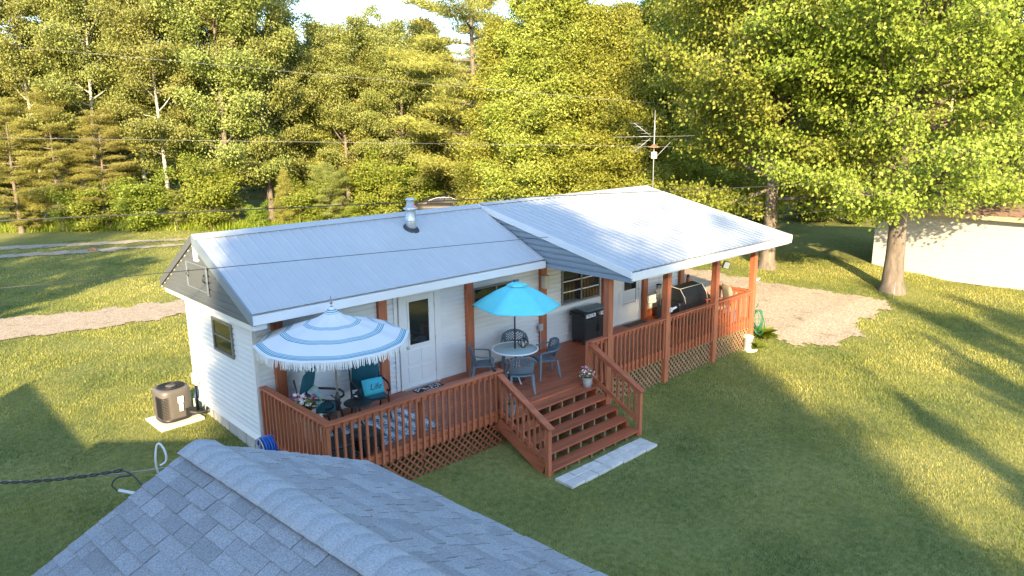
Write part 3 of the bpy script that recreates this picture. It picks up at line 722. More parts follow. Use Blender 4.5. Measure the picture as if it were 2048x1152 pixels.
# rear steps rail beside the porch end
A = Vector((13.9, -.12, 1.42)); B = Vector((15.05, -.12, .92))
rr_ = world_root('step_railing', (14.5, -.12, 0), 'brown wooden step railing beyond the porch, dropping towards the gravel', 'railing')
MB().bar(A, B, .12, .036).build('handrail', M['wood'], rr_); MB().bar(A-Vector((0, 0, .07)), B-Vector((0, 0, .07)), .036, .07).build('support_rail', M['wood'], rr_); MB().bar(A-Vector((0, 0, .62)), B-Vector((0, 0, .62)), .036, .07).build('lower_rail', M['wood'], rr_)
for i in range(8):
    p = A.lerp(B, (i+.5)/8); MB().box(p.x-.02, p.x+.02, -.16, -.12, p.z-.66, p.z-.04).build('baluster', M['wood_z'], rr_)
for p, top in ((A, .18), (B, -.02)): MB().box(p.x-.045, p.x+.045, -.165, -.075, 0, p.z+top).build('post', M['wood_z'], rr_)
MB().lathe([(.0, 0), (.05, .0), (.055, .03), (.03, .08), (0, .09)], 10, (13.9, -.12, 1.6)).build('post_cap', M['black'], rr_)
# steps behind that rail
st = world_root('porch_steps', (14.2, -.7, 0), 'wooden steps at the far end of the porch', 'steps')
for k in range(3): MB().box(13.70+k*.28, 13.98+k*.28, -1.1, -.2, HD-.17*(k+1)-.036, HD-.17*(k+1)).build('stair_tread', M['deck'], st)
for y in (-1.08, -.24): MB().prism([(13.69, HD-.25), (14.5, .05), (14.3, .0), (13.69, .0)], lambda p, t: (p[0], y-.018+.036*t, p[1])).build('stringer', M['wood'], st)

# pavers at the foot of the steps
A, B = (3.74, -4.06), (6.40, -4.00); 
pw = world_root('paver_walk', (5.1, -4.3, -.2), 'row of pale concrete pavers at the foot of the deck steps', 'pavers')
rng = random.Random(8)
for i in range(7):
    for j in range(2):
        x0 = 3.80+i*.372; y1 = -4.02-j*.225; c = (x0+.18, y1-.11); jx = rng.uniform(-.008, .008)
        Mx = Matrix.Translation((c[0], c[1], -.165+rng.uniform(-.006, .006))) @ Euler((rng.uniform(-.02, .02), rng.uniform(-.02, .02), rng.uniform(-.02, .02))).to_matrix().to_4x4()
        MB().box(-.179+jx, .179+jx, -.107, .107, -.04, .022, Mx, bev=.008).build('paver', M['concrete'], pw)

# ================================================================== FURNITURE ON THE DECK
def text_mesh(body, size, extrude=.001, shear=0.):
    c = bpy.data.curves.new('lettering', 'FONT'); c.body = body; c.size = size; c.extrude = extrude; c.align_x = 'CENTER'; c.align_y = 'CENTER'; c.shear = shear
    o = bpy.data.objects.new('lettering', c); COL.objects.link(o)
    me = bpy.data.meshes.new_from_object(o.evaluated_get(bpy.context.evaluated_depsgraph_get())); bpy.data.objects.remove(o); return me
def text_child(body, size, mt, parent, loc, rot, shear=0., name='lettering'):
    me = text_mesh(body, size, .0015, shear); me.materials.clear(); me.materials.append(mt)
    o = bpy.data.objects.new(name, me); COL.objects.link(o); o.parent = parent; o.location = loc; o.rotation_euler = rot; return o

# --- teal market umbrella with table
TX, TY = 5.46, -1.20
ub = thing('patio_umbrella', (TX, TY, HD), 'turquoise market umbrella through the round glass table', 'umbrella')
def canopy(n, R, prof, sag, sub=6, attr=False):
    """prof: list of (fraction of R, z); n ribs; panels sag between ribs"""
    vs = []; fs = []; A = n*sub; rad = []
    for (fr, z) in prof:
        for j in range(A):
            ph = 2*pi*j/A; u = (j % sub)/sub; k = cos(pi/n)/cos((u-.5)*2*pi/n)   # straight edges between ribs
            e = 1-(1-k/cos(pi/n)*cos(pi/n))*1.0 if False else k/1.0
            s_ = sin(pi*u)
            rr = R*fr*(e/ (1.0)); vs.append((rr*cos(ph), rr*sin(ph), z-sag*s_*fr*(1-.3*fr))); rad.append(fr)
    for i in range(len(prof)-1):
        for j in range(A): fs.append((i*A+j, i*A+(j+1) % A, (i+1)*A+(j+1) % A, (i+1)*A+j))
    mb = MB().add(vs, fs, True); return mb, rad
def solid(o, th=.004):
    md = o.modifiers.new('thickness', 'SOLIDIFY'); md.thickness = th; md.offset = -1
UZ = 2.20    # apex above the deck
mb, _ = canopy(6, .98, [(.10, UZ), (.25, UZ-.04), (.5, UZ-.15), (.75, UZ-.30), (.97, UZ-.44), (1., UZ-.47)], .03)
o = mb.build('canopy', M['teal'], ub); o.rotation_euler = (.03, .0, .35); solid(o)
mb, _ = canopy(6, .24, [(.02, UZ+.06), (.5, UZ+.04), (1., UZ-.01)], .015); o = mb.build('vent_cap', M['teal'], ub); o.rotation_euler = (.03, 0, .35); solid(o)
MB().tube([(0, 0, .02), (0, 0, UZ+.03)], .019, 10).build('pole', M['black'], ub)
MB().lathe([(0, UZ+.05), (.03, UZ+.055), (.03, UZ+.08), (0, UZ+.10)], 10).build('finial', M['teal_dark'], ub)
for i in range(6):
    a = .35+2*pi*i/6; MB().tube([(.03*cos(a), .03*sin(a), UZ-.04), (.93*cos(a), .93*sin(a), UZ-.485)], .008, 5).build('rib', M['black'], ub)
MB().lathe([(.22, 0), (.22, .04), (.05, .07), (.03, .3)], 16).build('base', M['blackplastic'], ub)
tb = thing('patio_table', (TX, TY, HD), 'round glass patio table with white rim under the turquoise umbrella', 'table')
TH = .72; TRAD = .51
gl = MB(); gl.lathe([(.03, TH-.006), (TRAD-.02, TH-.006), (TRAD-.02, TH+.002), (.03, TH+.002)], 40)
gl.build('glass_top', M['tableglass'], tb)
mb = MB(); mb.tube([(TRAD*cos(2*pi*i/40), TRAD*sin(2*pi*i/40), TH-.005) for i in range(40)], .020, 8, closed=True); mb.build('rim', M['white'], tb)
for i in range(4):
    a = pi/4+.35+pi/2*i; pts = []
    for t in np.linspace(0, 1, 12):
        r_ = .44*(1-t)**2+.02*2*t*(1-t)*1.2+.42*t*t; z_ = (TH-.03)*(1-t)+.012*t - .10*sin(pi*t)*(t-.5)
        r_ = .42-.33*sin(pi*t)**.9; pts.append((r_*cos(a), r_*sin(a), max(.015, z_)))
    MB().tube(pts, .014, 8).build('leg', M['white'], tb)
# --- four resin chairs
def resin_chair():
    t = thing('plastic_chair', (0, 0, 0), 'x', 'chair', 'resin chairs round the glass table')
    s_ = MB(); n = 8
    for i in range(1):
        pts = []
        vs = []; fs = []
        for iy in range(n+1):
            for ix in range(n+1):
                u = ix/n*2-1; v = iy/n; w = .23+.02*v; y = -.20+.42*v
                vs.append((u*w, y, .41-.02*(1-abs(u)**2)+.02*v-(.03*max(0, v-.85)/.15)))
        for iy in range(n):
            for ix in range(n): k = iy*(n+1)+ix; fs.append((k, k+1, k+n+2, k+n+1))
        s_.add(vs, fs, True)
    so = s_.build('seat', M['chair'], t); solid(so, .02)
    # backrest: curved shell, solid rim, perforated middle
    def bp(u, v): # u -1..1 , v 0..1
        hw = .25+.03*v; top = .86-.07*u*u-.03*u**4
        z_ = .44+(top-.44)*v; y = -.205-.11*v+.085*u*u
        return (u*hw, y, z_)
    bk = MB(); U = 16; Vv = 14; th = .012
    for i in range(U):
        for j in range(Vv):
            hole = 2 <= i < U-2 and 6 <= j < Vv-2 and ((i+j) % 2 == 0)
            if hole: continue
            u0, u1, v0, v1 = -1+2*i/U, -1+2*(i+1)/U, j/Vv, (j+1)/Vv
            q = [bp(u0, v0), bp(u1, v0), bp(u1, v1), bp(u0, v1)]
            bk.add(q, [(0, 1, 2, 3)], True)
    b = bk.build('backrest', M['chair'], t); solid(b, th)
    for sx in (-1, 1):
        a = MB(); pts = [(sx*.25, -.27, .76), (sx*.285, -.20, .69), (sx*.30, -.08, .655), (sx*.305, .08, .645), (sx*.295, .19, .63), (sx*.28, .225, .58)]
        for p, q in zip(pts[:-1], pts[1:]): a.bar(p, q, .05, .022)
        a.build('armrest', M['chair'], t)
        for (fy, yb, xt) in ((.21, .24, .275), (-.20, -.27, .235)):
            l = MB(); top = .60 if fy > 0 else .42
            pr = [(-.03, -.012), (.03, -.012), (.03, .012), (-.03, .012)]
            vs = [(sx*xt+p[0]*.6, fy+p[1]*1.6, top) for p in pr]+[(sx*(xt+.01)+p[0]*.9, (fy+yb)/2+p[1]*2, .42*top) for p in pr]+[(sx*(xt+.03)+p[0]*.7, yb+p[1]*1.5, 0) for p in pr]
            fs = [(0, 1, 2, 3), (11, 10, 9, 8)]
            for k in range(2):
                for j in range(4): fs.append((4*k+j, 4*k+4+j, 4*k+4+(j+1) % 4, 4*k+(j+1) % 4))
            l.add(vs, fs).build('leg', M['chair'], t)
    return t
ch = resin_chair()
CH = [((TX-.42, TY-.62), .25, 'blue-grey resin chair with its back to the deck steps'), ((TX-.62, TY+.42), -1.10, 'blue-grey resin chair facing the table from beside the white front door'),
      ((TX+.55, TY+.60), 2.75, 'blue-grey resin chair between the glass table and the house wall'), ((TX+.66, TY-.30), 1.75, 'blue-grey resin chair on the flower pot side of the glass table')]
for i, ((x, y), rz, lb) in enumerate(CH):
    c = ch if i == 0 else copy_tree(ch); c.location = (x, y, HD); c['label'] = lb
    a = atan2(TY-y, TX-x)-pi/2; c.rotation_euler = (0, 0, a)
# lantern on the table
ln = thing('wire_lantern', (TX+.20, TY-.06, HD+TH+.003), 'round metal wire lantern with tall handle on the glass table', 'lantern')
for i in range(9):
    a = 2*pi*i/9; MB().tube([(.04*cos(a)+.085*sin(pi*t)*cos(a), .04*sin(a)+.085*sin(pi*t)*sin(a), .01+.2*t) for t in np.linspace(0, 1, 9)], .006, 5).build('hoop', M['black'], ln)
MB().lathe([(.05, 0), (.05, .012)], 14).build('base', M['black'], ln); mb = MB(); mb.tube([(.045*cos(2*pi*i/14), .045*sin(2*pi*i/14), .21) for i in range(14)], .007, 5, closed=True); mb.build('top_ring', M['black'], ln)
MB().tube([(.045*cos(pi*t), 0, .21+.13*sin(pi*t)**.5) for t in np.linspace(0, 1, 10)], .005, 5).build('handle', M['steel'], ln)
MB().lathe([(.032, .012), (.032, .09), (0, .09)], 12).build('candle', mat('candle_wax', (.6, .5, .35), .5), ln)

# --- fringed parasol
PX, PYY = .86, -1.42
ps = thing('fringed_parasol', (PX, PYY, HD), 'white parasol with teal stripes and long fringe over the lounge chairs', 'parasol')
def stripe_mat():
    Mx = bpy.data.materials.new('striped_canvas'); Mx.use_nodes = True; n = Mx.node_tree.nodes; L = Mx.node_tree.links
    p = n['Principled BSDF']; p.inputs['Roughness'].default_value = .8
    a = n.new('ShaderNodeAttribute'); a.attribute_name = 'rad'
    r = n.new('ShaderNodeValToRGB'); r.color_ramp.interpolation = 'CONSTANT'; W_ = (.76, .77, .77, 1); T = (.03, .25, .35, 1); P_ = (.60, .71, .75, 1)
    e = r.color_ramp.elements; e[0].position = 0; e[0].color = W_; e[1].position = .999; e[1].color = W_
    def lines(c, w, nn, gap, colr):
        for i in range(nn):
            s0 = c+(i-nn/2)*gap; q = e.new(s0); q.color = colr; q = e.new(s0+w); q.color = P_ if i < nn-1 else W_
    L.new(a.outputs['Fac'], r.inputs[0])
    lines(.345, .008, 3, .024, T); lines(.63, .009, 4, .022, T); lines(.925, .009, 4, .02, T); lines(.08, .007, 3, .02, T)
    L.new(r.outputs[0], p.inputs['Base Color'])
    t = n.new('ShaderNodeBsdfTranslucent'); L.new(r.outputs[0], t.inputs[0]); mx = n.new('ShaderNodeMixShader'); mx.inputs[0].default_value = .25
    L.new(p.outputs[0], mx.inputs[1]); L.new(t.outputs[0], mx.inputs[2]); L.new(mx.outputs[0], n['Material Output'].inputs[0]); return Mx
SM = stripe_mat(); PR = 1.36; PA = 2.62
prof = []
for fr in np.linspace(.025, 1, 60):
    z = PA-.39*fr-.25*(1-math.exp(-fr*9))+.04*sin(pi*fr); 
    prof.append((float(fr), float(z)))
mb, rad = canopy(10, PR, prof, .045, 6)
o = mb.build('canopy', SM, ps); o.rotation_euler = (.0, .0, .2); at_ = o.data.attributes.new('rad', 'FLOAT', 'POINT'); at_.data.foreach_set('value', np.array(rad, np.float32)); solid(o)
zr_ = prof[-1][1]; fr_ = MB(); R_ = random.Random(2); sub = 6
for j in range(330):
    ph = 2*pi*j/330; u = (ph/(2*pi)*10) % 1; k = cos(pi/10)/cos((u-.5)*2*pi/10); rr = PR*k*1.002; z0 = zr_-.045*sin(pi*u)*.7
    a = ph; L_ = .10+.05*R_.random(); dx = R_.uniform(-.03, .03); ox = .03*R_.random(); w = .011
    c, s_ = cos(a), sin(a)
    fr_.add([(rr*c-s_*w, rr*s_+c*w, z0+.01), (rr*c+s_*w, rr*s_-c*w, z0+.01), ((rr+ox)*c+s_*(w*.5+dx), (rr+ox)*s_-c*(w*.5+dx), z0-L_), ((rr+ox)*c+s_*(dx-w*.5), (rr+ox)*s_-c*(dx-w*.5), z0-L_)], [(0, 1, 2, 3)])
o = fr_.build('fringe', M['white'], ps, kind='stuff'); o.rotation_euler = (0, 0, .2)
M['polewood'] = mat('weathered_pole', (.22, .19, .16), .6, .2, 10.)
MB().tube([(0, 0, .05), (0, 0, PA-.05)], .021, 10).build('pole', M['polewood'], ps)
ck = MB().lathe([(.022, .62), (.045, .64), (.045, .78), (.05, .80), (.05, .90), (.03, .93), (.022, .98)], 12).build('crank_housing', M['black'], ps)
MB().tube([(-.03, .02, .86), (-.10, .06, .93)], .01, 6).build('crank_handle', M['black'], ck)
MB().lathe([(0, PA-.03), (.03, PA), (.012, PA+.03), (.008, PA+.12), (0, PA+.13)], 10).build('finial', M['polewood'], ps)
for i in range(10):
    a = .2+2*pi*i/10; MB().tube([(PR*f_*.98*cos(a), PR*f_*.98*sin(a), z_-.022) for f_, z_ in prof[2::6]], .007, 5).build('rib', M['polewood'], ps)
MB().lathe([(.26, 0), (.26, .05), (.20, .08), (.05, .10), (.035, .3)], 20).build('base', M['blackplastic'], ps)

# --- cushioned metal chairs
def cushion(mb, c, sx, sy, sz, Rm=None, n=10, p=.35):
    vs = []; fs = []
    for sgn in (1, -1):
        for i in range(n+1):
            for j in range(n+1):
                u = i/n*2-1; v = j/n*2-1; h = (max(0., 1-u**4)*max(0., 1-v**4))**p
                q = Vector((u*sx*(1-.04*v*v), v*sy*(1-.04*u*u), sgn*h*sz))
                if Rm is not None: q = Rm @ q
                vs.append(q+Vector(c))
    for k in range(2):
        b = k*(n+1)**2
        for i in range(n):
            for j in range(n):
                a = b+i*(n+1)+j; f = (a, a+n+1, a+n+2, a+1); fs.append(f if k == 0 else f[::-1])
    return mb.add(vs, fs, True)
def lounge(loc, rz, label):
    t = thing('lounge_chair', loc, label, 'chair', 'cushioned lounge chairs', rz)
    b = MB(); cushion(b, (0, .02, .43), .27, .27, .06); b.build('seat_cushion', M['teal_dark'], t)
    b = MB(); cushion(b, (0, -.30, .76), .28, .36, .06, Euler((radians(76), 0, 0)).to_matrix()); b.build('back_cushion', M['teal_dark'], t)
    for sx in (-1, 1):
        x = sx*.30
        MB().tube([(x, -.30, .62), (x, -.22, .66), (x, .10, .66), (x, .24, .645), (x, .30, .60), (x, .30, .54), (x, .24, .50), (x, .16, .50)], .022, 8).build('armrest', M['black'], t)
        MB().tube([(x, -.36, .0), (x, -.30, .40), (x*.98, -.42, 1.0)], .018, 8).build('rear_leg', M['black'], t)
        MB().tube([(x, .22, .50), (x, .20, .36), (x, .30, .0)], .018, 8).build('front_leg', M['black'], t)
        MB().tube([(x, -.30, .36), (x, .22, .38)], .016, 8).build('side_rail', M['black'], t)
    MB().tube([(-.3, .22, .37), (.3, .22, .37)], .016, 8).build('front_rail', M['black'], t); MB().tube([(-.3, -.3, .36), (.3, -.3, .36)], .016, 8).build('back_rail', M['black'], t)
    t.scale = (1, 1, 1.08)
    return t
lounge((1.96, -.74, HD+.005), radians(165), 'teal cushioned black metal chair beside the white door, with a pillow')
lounge((.95, -.70, HD+.005), radians(-139), 'teal cushioned black metal chair in the railing corner beside the flowers')
def pillow(name, loc, rot, label, mt, s=.2, sy=.15):
    b = MB(); cushion(b, (0, 0, 0), s, sy, .055, None, 12, .5); o = b.build(name, mt, None, loc=None); o.location = loc; o.rotation_euler = rot; return setp(o, label, 'pillow')
M['aqua'] = mat('aqua_pillow', (.05, .42, .52), .8, .08, 14.)
a_ = radians(165)
p1 = pillow('throw_pillow', (1.93, -.90, HD+.67), (radians(66), 0, a_+pi+.1), 'aqua throw pillow lettered Life on the teal chair by the door', M['aqua'], .22, .16)
text_child('Life', .17, M['black'], p1, (.02, -.02, .058), (0, 0, 0), .3)
M['print'] = mat('printed_pillow', (.06, .42, .50), .8, .0, 9., col2=(.55, .45, .38))
p2 = pillow('throw_pillow', (.86, -.60, HD+.68), (radians(62), .0, radians(41)), 'aqua and white printed pillow on the chair in the railing corner', M['print'], .2, .18)
# side table
sd = thing('side_table', (1.50, -1.02, HD+.008), 'small round black side table between the two teal chairs', 'table')
MB().lathe([(0, .478), (.25, .478), (.265, .47), (.27, .485), (.25, .495), (0, .492)], 28).build('top', M['black'], sd)
for i in range(3):
    a = 2*pi*i/3+.4; MB().tube([(.05*cos(a), .05*sin(a), .47), (.06*cos(a), .06*sin(a), .25), (.2*cos(a), .2*sin(a), .0)], .014, 6).build('leg', M['black'], sd)
mb = MB(); mb.tube([(.075*cos(2*pi*i/12), .075*sin(2*pi*i/12), .22) for i in range(12)], .008, 5, closed=True); mb.build('ring', M['black'], sd)
# rug
def rug_mat():
    Mx = bpy.data.materials.new('patterned_rug'); Mx.use_nodes = True; n = Mx.node_tree.nodes; L = Mx.node_tree.links
    p = n['Principled BSDF']; p.inputs['Roughness'].default_value = .9; tc = n.new('ShaderNodeTexCoord')
    z = n.new('ShaderNodeTexNoise'); z.inputs['Scale'].default_value = 9.; z.inputs['Detail'].default_value = 2.; z.inputs['Distortion'].default_value = 3.; L.new(tc.outputs['Object'], z.inputs[0])
    w = n.new('ShaderNodeTexWave'); w.bands_direction = 'X'; w.inputs['Scale'].default_value = 1.15; L.new(tc.outputs['Object'], w.inputs[0])
    m1 = n.new('ShaderNodeMath'); m1.operation = 'MULTIPLY_ADD'; m1.inputs[1].default_value = .22; L.new(w.outputs['Fac'], m1.inputs[0]); L.new(z.outputs[0], m1.inputs[2])
    r = n.new('ShaderNodeValToRGB'); r.color_ramp.interpolation = 'CONSTANT'; e = r.color_ramp.elements
    e[0].position = 0; e[0].color = (.62, .66, .68, 1); e[1].position = .58; e[1].color = (.02, .05, .09, 1); q = e.new(.63); q.color = (.55, .6, .63, 1); q = e.new(.67); q.color = (.03, .10, .15, 1)
    L.new(m1.outputs[0], r.inputs[0]); L.new(r.outputs[0], p.inputs['Base Color']); return Mx
rg = MB().box(-.93, .93, -.78, .78, 0, .007).build('outdoor_rug', rug_mat(), None); rg.location = (1.72, -1.30, HD+.001); rg.rotation_euler = (0, 0, .02); setp(rg, 'white outdoor rug with navy floral bands under the parasol', 'rug')
# black ottomans in the front corner
for i, (x, y, rz, lb) in enumerate(((.98, -2.10, .2, 'low black cushioned ottoman against the front railing on the rug'), (.42, -2.14, -.1, 'low black cushioned ottoman in the outer corner of the railing'))):
    t = thing('ottoman', (x, y, HD+.009), lb, 'ottoman', None, rz)
    b = MB(); cushion(b, (0, 0, .36), .24, .22, .07); b.build('cushion', M['blackplastic'], t)
    b = MB(); b.box(-.22, .22, -.20, .20, .08, .33, bev=.03); b.build('base', M['black'], t)
    for sx in (-1, 1):
        for sy in (-1, 1): MB().box(sx*.19-.015, sx*.19+.015, sy*.17-.015, sy*.17+.015, 0, .09).build('foot', M['black'], t)
# door mats
dm = MB().box(-.36, .36, -.17, .17, 0, .012).build('door_mat', mat('mat_pile', (.02, .02, .025), .95, 0, 22., col2=(.018, .018, .02)), None); dm.location = (3.70, -.36, HD+.001); setp(dm, 'black door mat lettered HOME with white leaves outside the white door', 'door mat')
text_child('HOME', .15, M['white'], dm, (0, -.08, .013), (0, 0, 0))
R_ = random.Random(5); lv = MB()
for i in range(26):
    x, y, a = R_.uniform(-.32, .32), R_.uniform(.03, .15), R_.uniform(0, 6.3); c, s_ = cos(a), sin(a); l, w = .045, .02
    lv.add([(x-l*c, y-l*s_, .0135), (x+w*s_, y-w*c, .0135), (x+l*c, y+l*s_, .0135), (x-w*s_, y+w*c, .0135)], [(0, 1, 2, 3)])
lv.build('leaf_print', M['white'], dm)
dm2 = MB().box(-.42, .42, -.2, .2, 0, .012).build('door_mat', mat('dark_mat', (.03, .03, .032), .95, 0, 16., col2=(.10, .10, .10)), None); dm2.location = (11.05, -.36, HD+.001); setp(dm2, 'dark grey door mat outside the storm door', 'door mat')
# --- outdoor prep cabinet
db = thing('prep_cabinet', (8.97, -.40, HD), 'black outdoor serving cabinet with steel top below the double window', 'cabinet')
MB().box(-.50, .50, -.22, .22, .10, .66, bev=.01).build('cabinet_body', M['blackplastic'], db)
MB().box(-.56, .54, -.27, .25, .82, .87, bev=.012).build('countertop', M['blackplastic'], db)
MB().box(-.40, .50, -.24, .22, .871, .90, bev=.01).build('steel_top', mat('brushed_top', (.25, .33, .38), .25, .2, 20., metal=.4), db)
MB().box(-.50, .50, -.215, .215, .661, .70).build('shelf', M['blackplastic'], db)
for (a, b) in ((-.5, -.46), (-.02, .02), (.46, .5)): MB().box(a, b, -.22, .22, .70, .82).build('divider', M['blackplastic'], db)
for i, x in enumerate((-.33, -.14, .24)):
    bi = MB().box(x-.09, x+.09, -.22, .1, .702, .80, bev=.008).build('bin', M['white'], db); MB().box(x-.03, x+.03, -.226, -.219, .75, .77).build('bin_handle', M['black'], bi)
for sx in (-1, 1):
    d = MB(); d.box(sx*.245-.235, sx*.245+.235, -.235, -.221, .12, .64, bev=.006); dd = d.build('door', M['blackplastic'], db)
    for k in range(6): MB().box(sx*.245-.2+k*.075, sx*.245-.2+k*.075+.05, -.242, -.234, .15, .61).build('door_slat', M['blackplastic'], dd)
    MB().tube([(sx*.04, -.245, .3), (sx*.055, -.265, .36), (sx*.055, -.265, .44), (sx*.04, -.245, .5)], .01, 6).build('door_handle', M['black'], dd)
    for sy in (-1, 1): MB().box(sx*.46-.03, sx*.46+.03, sy*.18-.03, sy*.18+.03, 0, .11).build('foot', M['black'], db)
MB().box(-.62, -.561, -.2, .2, .78, .82).build('towel_bar', M['black'], db)
# --- grill under a cover
gr = thing('covered_grill', (12.45, -.98, HD), 'gas grill under a fitted black cover with white piping', 'grill')
prof = [(-.42, 0), (-.40, .62), (-.36, .80), (-.20, 1.02), (.12, 1.06), (.32, .92), (.40, .70), (.42, 0)]
mb = MB(); n = len(prof); vs = []; fs = []; XSN = [-.80, -.77, -.58, -.54, .54, .58, .77, .80]; SC = [.9, .97, .985, 1., 1., .985, .97, .9]; HT = [.60, .66, .70, 1., 1., .70, .66, .60]
for x, sc, h in zip(XSN, SC, HT):
    for (y, z) in prof: vs.append((x, y*sc, min(z, .66)+max(0, z-.66)*(1 if h == 1. else .12) if z > .66 else z*(1 if h >= .7 else .97)))
for i in range(len(XSN)-1):
    for j in range(n-1): fs.append((i*n+j, (i+1)*n+j, (i+1)*n+j+1, i*n+j+1))
fs += [tuple(range(n)), tuple((len(XSN)-1)*n+j for j in range(n-1, -1, -1))]
M['cover'] = mat('black_vinyl_cover', (.012, .014, .018), .5, .2, 5., .6, 9.)
mb.add(vs, fs).build('cover', M['cover'], gr)
for x in (-.55, .55): MB().tube([(x, p[0]*1.01, p[1]+.006) for p in prof[1:-1]], .009, 5).build('piping', M['white'], gr)
MB().tube([(-.55, -.20, 1.03), (.55, -.20, 1.03)], .008, 5).build('piping', M['white'], gr)
# --- planters with flowers
def flowers(t, z, r, n, cols, leafc, sz=.035, seed=1):
    rg_ = np.random.default_rng(seed)
    k = n; pos = rg_.normal(size=(k, 3))*np.array([r*.5, r*.5, r*.3])+np.array([0, 0, z]); lm = leaf_mesh('foliage', pos, rnd_dir(rg_, k)+[0, 0, .4], rnd_dir(rg_, k)+[0, 0, 1.], sz*1.9, .5, rg_.random(k), LEAF['bush']); link('foliage', lm, t)
    for i, c in enumerate(cols):
        q = max(4, n//8); f = MB(); mt = mat('petal', c, .6)
        for _ in range(q):
            p = rg_.normal(size=3)*np.array([r*.55, r*.55, r*.28])+np.array([0, 0, z+r*.28]); nm = Vector(rnd_dir(rg_, 1)[0]+[0, 0, 1.2]).normalized(); u = nm.orthogonal().normalized(); v = nm.cross(u)
            pts = [Vector(p)+nm*.004]
            for a in range(10): rr = sz*(.9 if a % 2 == 0 else .55); pts.append(Vector(p)+u*(rr*cos(a*pi/5))+v*(rr*sin(a*pi/5))-nm*.004)
            f.add(pts, [(0, a+1, (a+1) % 10+1) for a in range(10)])
        f.build('blossom_cluster', mt, t, kind='stuff')
def planter(loc, label, r, h, mt, cols, nf, fr, seed, sz=.035, prof=None):
    t = thing('flower_pot', loc, label, 'flower pot')
    pr = prof or [(r*.7, 0), (r*.85, h*.45), (r, h*.96), (r*1.04, h), (r*.92, h), (r*.88, h*.88)]
    MB().lathe(pr, 20).build('pot', mt, t); MB().lathe([(0, h*.87), (r*.9, h*.88)], 20).build('soil', M['soil'], t)
    flowers(t, h+fr*.45, fr, nf, cols, None, sz, seed); return t
planter((6.30, -2.62, HD-.036), 'grey pot of pink and white flowers on the top step', .115, .23, M['pot'], [(.62, .12, .22), (.75, .45, .5), (.78, .7, .7)], 160, .17, 3, .028)
planter((3.98, -2.62, HD-.036), 'blue and cream glazed pot with violet flowers behind the stair railing', .12, .27, mat('glazed_blue', (.02, .16, .26), .3, 0, 5., col2=(.45, .42, .34)), [(.25, .22, .55), (.10, .3, .5)], 70, .14, 5, .03)
planter((.41, -1.12, HD+.009), 'tall grey planter of magenta, white and purple flowers in the railing corner', .15, .70, M['pot'], [(.55, .02, .18), (.75, .6, .62), (.74, .72, .72), (.07, .03, .16)], 120, .20, 9, .055)
vs_ = thing('ceramic_vase', (.63, -1.17, HD+.009), 'cream ceramic vase beside the flower planter', 'vase'); MB().lathe([(.06, 0), (.085, .1), (.09, .3), (.05, .46), (.035, .52), (.045, .54)], 16).build('body', mat('cream_ceramic', (.62, .60, .5), .4), vs_); MB().lathe([(0, .50), (.036, .51)], 16).build('neck_opening', M['cavity'], vs_)
# candle cup on the rail end
cc = thing('candle_cup', (XS0-.13, -DY, ZR), 'small black candle cup on the railing end by the steps', 'cup'); MB().lathe([(.035, 0), (.04, .07), (.034, .07), (.03, .02)], 14).build('cup', M['black'], cc); MB().lathe([(0, .045), (.031, .045)], 12).build('candle', M['white'], cc)
# beige chair and pail at the far end of the porch
bc = thing('wooden_armchair', (13.05, -1.75, HD), 'beige cushioned armchair at the far railing of the porch', 'chair', None, radians(60))
M['beige'] = mat('beige_cushion', (.45, .38, .28), .8, .1, 8.)
b = MB(); cushion(b, (0, .02, .42), .26, .25, .06); b.build('seat_cushion', M['beige'], bc); b = MB(); cushion(b, (0, -.26, .74), .26, .32, .06, Euler((radians(78), 0, 0)).to_matrix()); b.build('back_cushion', M['beige'], bc)
for sx in (-1, 1):
    for y in (-.27, .24): MB().box(sx*.28-.025, sx*.28+.025, y-.025, y+.025, 0, .58).build('leg', M['wood_z'], bc)
    MB().box(sx*.28-.04, sx*.28+.04, -.32, .30, .58, .605).build('armrest', M['wood_y'], bc)
pl_ = thing('pail', (13.28, -2.05, HD), 'blue plastic pail beside the beige armchair', 'pail'); MB().lathe([(.12, 0), (.155, .30), (.16, .31), (.148, .3), (.115, .02)], 18).build('body', mat('blue_plastic', (.02, .25, .55), .4), pl_); MB().tube([(.155*cos(pi*t), .02, .3+.13*sin(pi*t)) for t in np.linspace(0, 1, 9)], .005, 5).build('handle', M['steel'], pl_)
# wind chime under the porch roof
wc = thing('wind_chime', (10.85, -1.2, 2.0), 'black metal wind chime hanging under the porch roof', 'wind chime')
MB().tube([(0, 0, .02), (0, 0, .99)], .003, 4).build('cord', M['black'], wc); MB().lathe([(0, .0), (.075, .0), (.075, .02), (0, .022)], 14).build('disc', M['black'], wc)
for i in range(5):
    a = 2*pi*i/5; L_ = (.42, .50, .38, .46, .54)[i]; MB().tube([(.06*cos(a), .06*sin(a), -.02), (.06*cos(a), .06*sin(a), -.02-L_)], .012, 7).build('chime_tube', M['winframe'], wc)
MB().tube([(0, 0, 0), (0, 0, -.62)], .003, 4).build('cord', M['black'], wc); MB().lathe([(0, -.30), (.03, -.30), (.03, -.285), (0, -.285)], 10).build('striker', M['stringer'], wc)
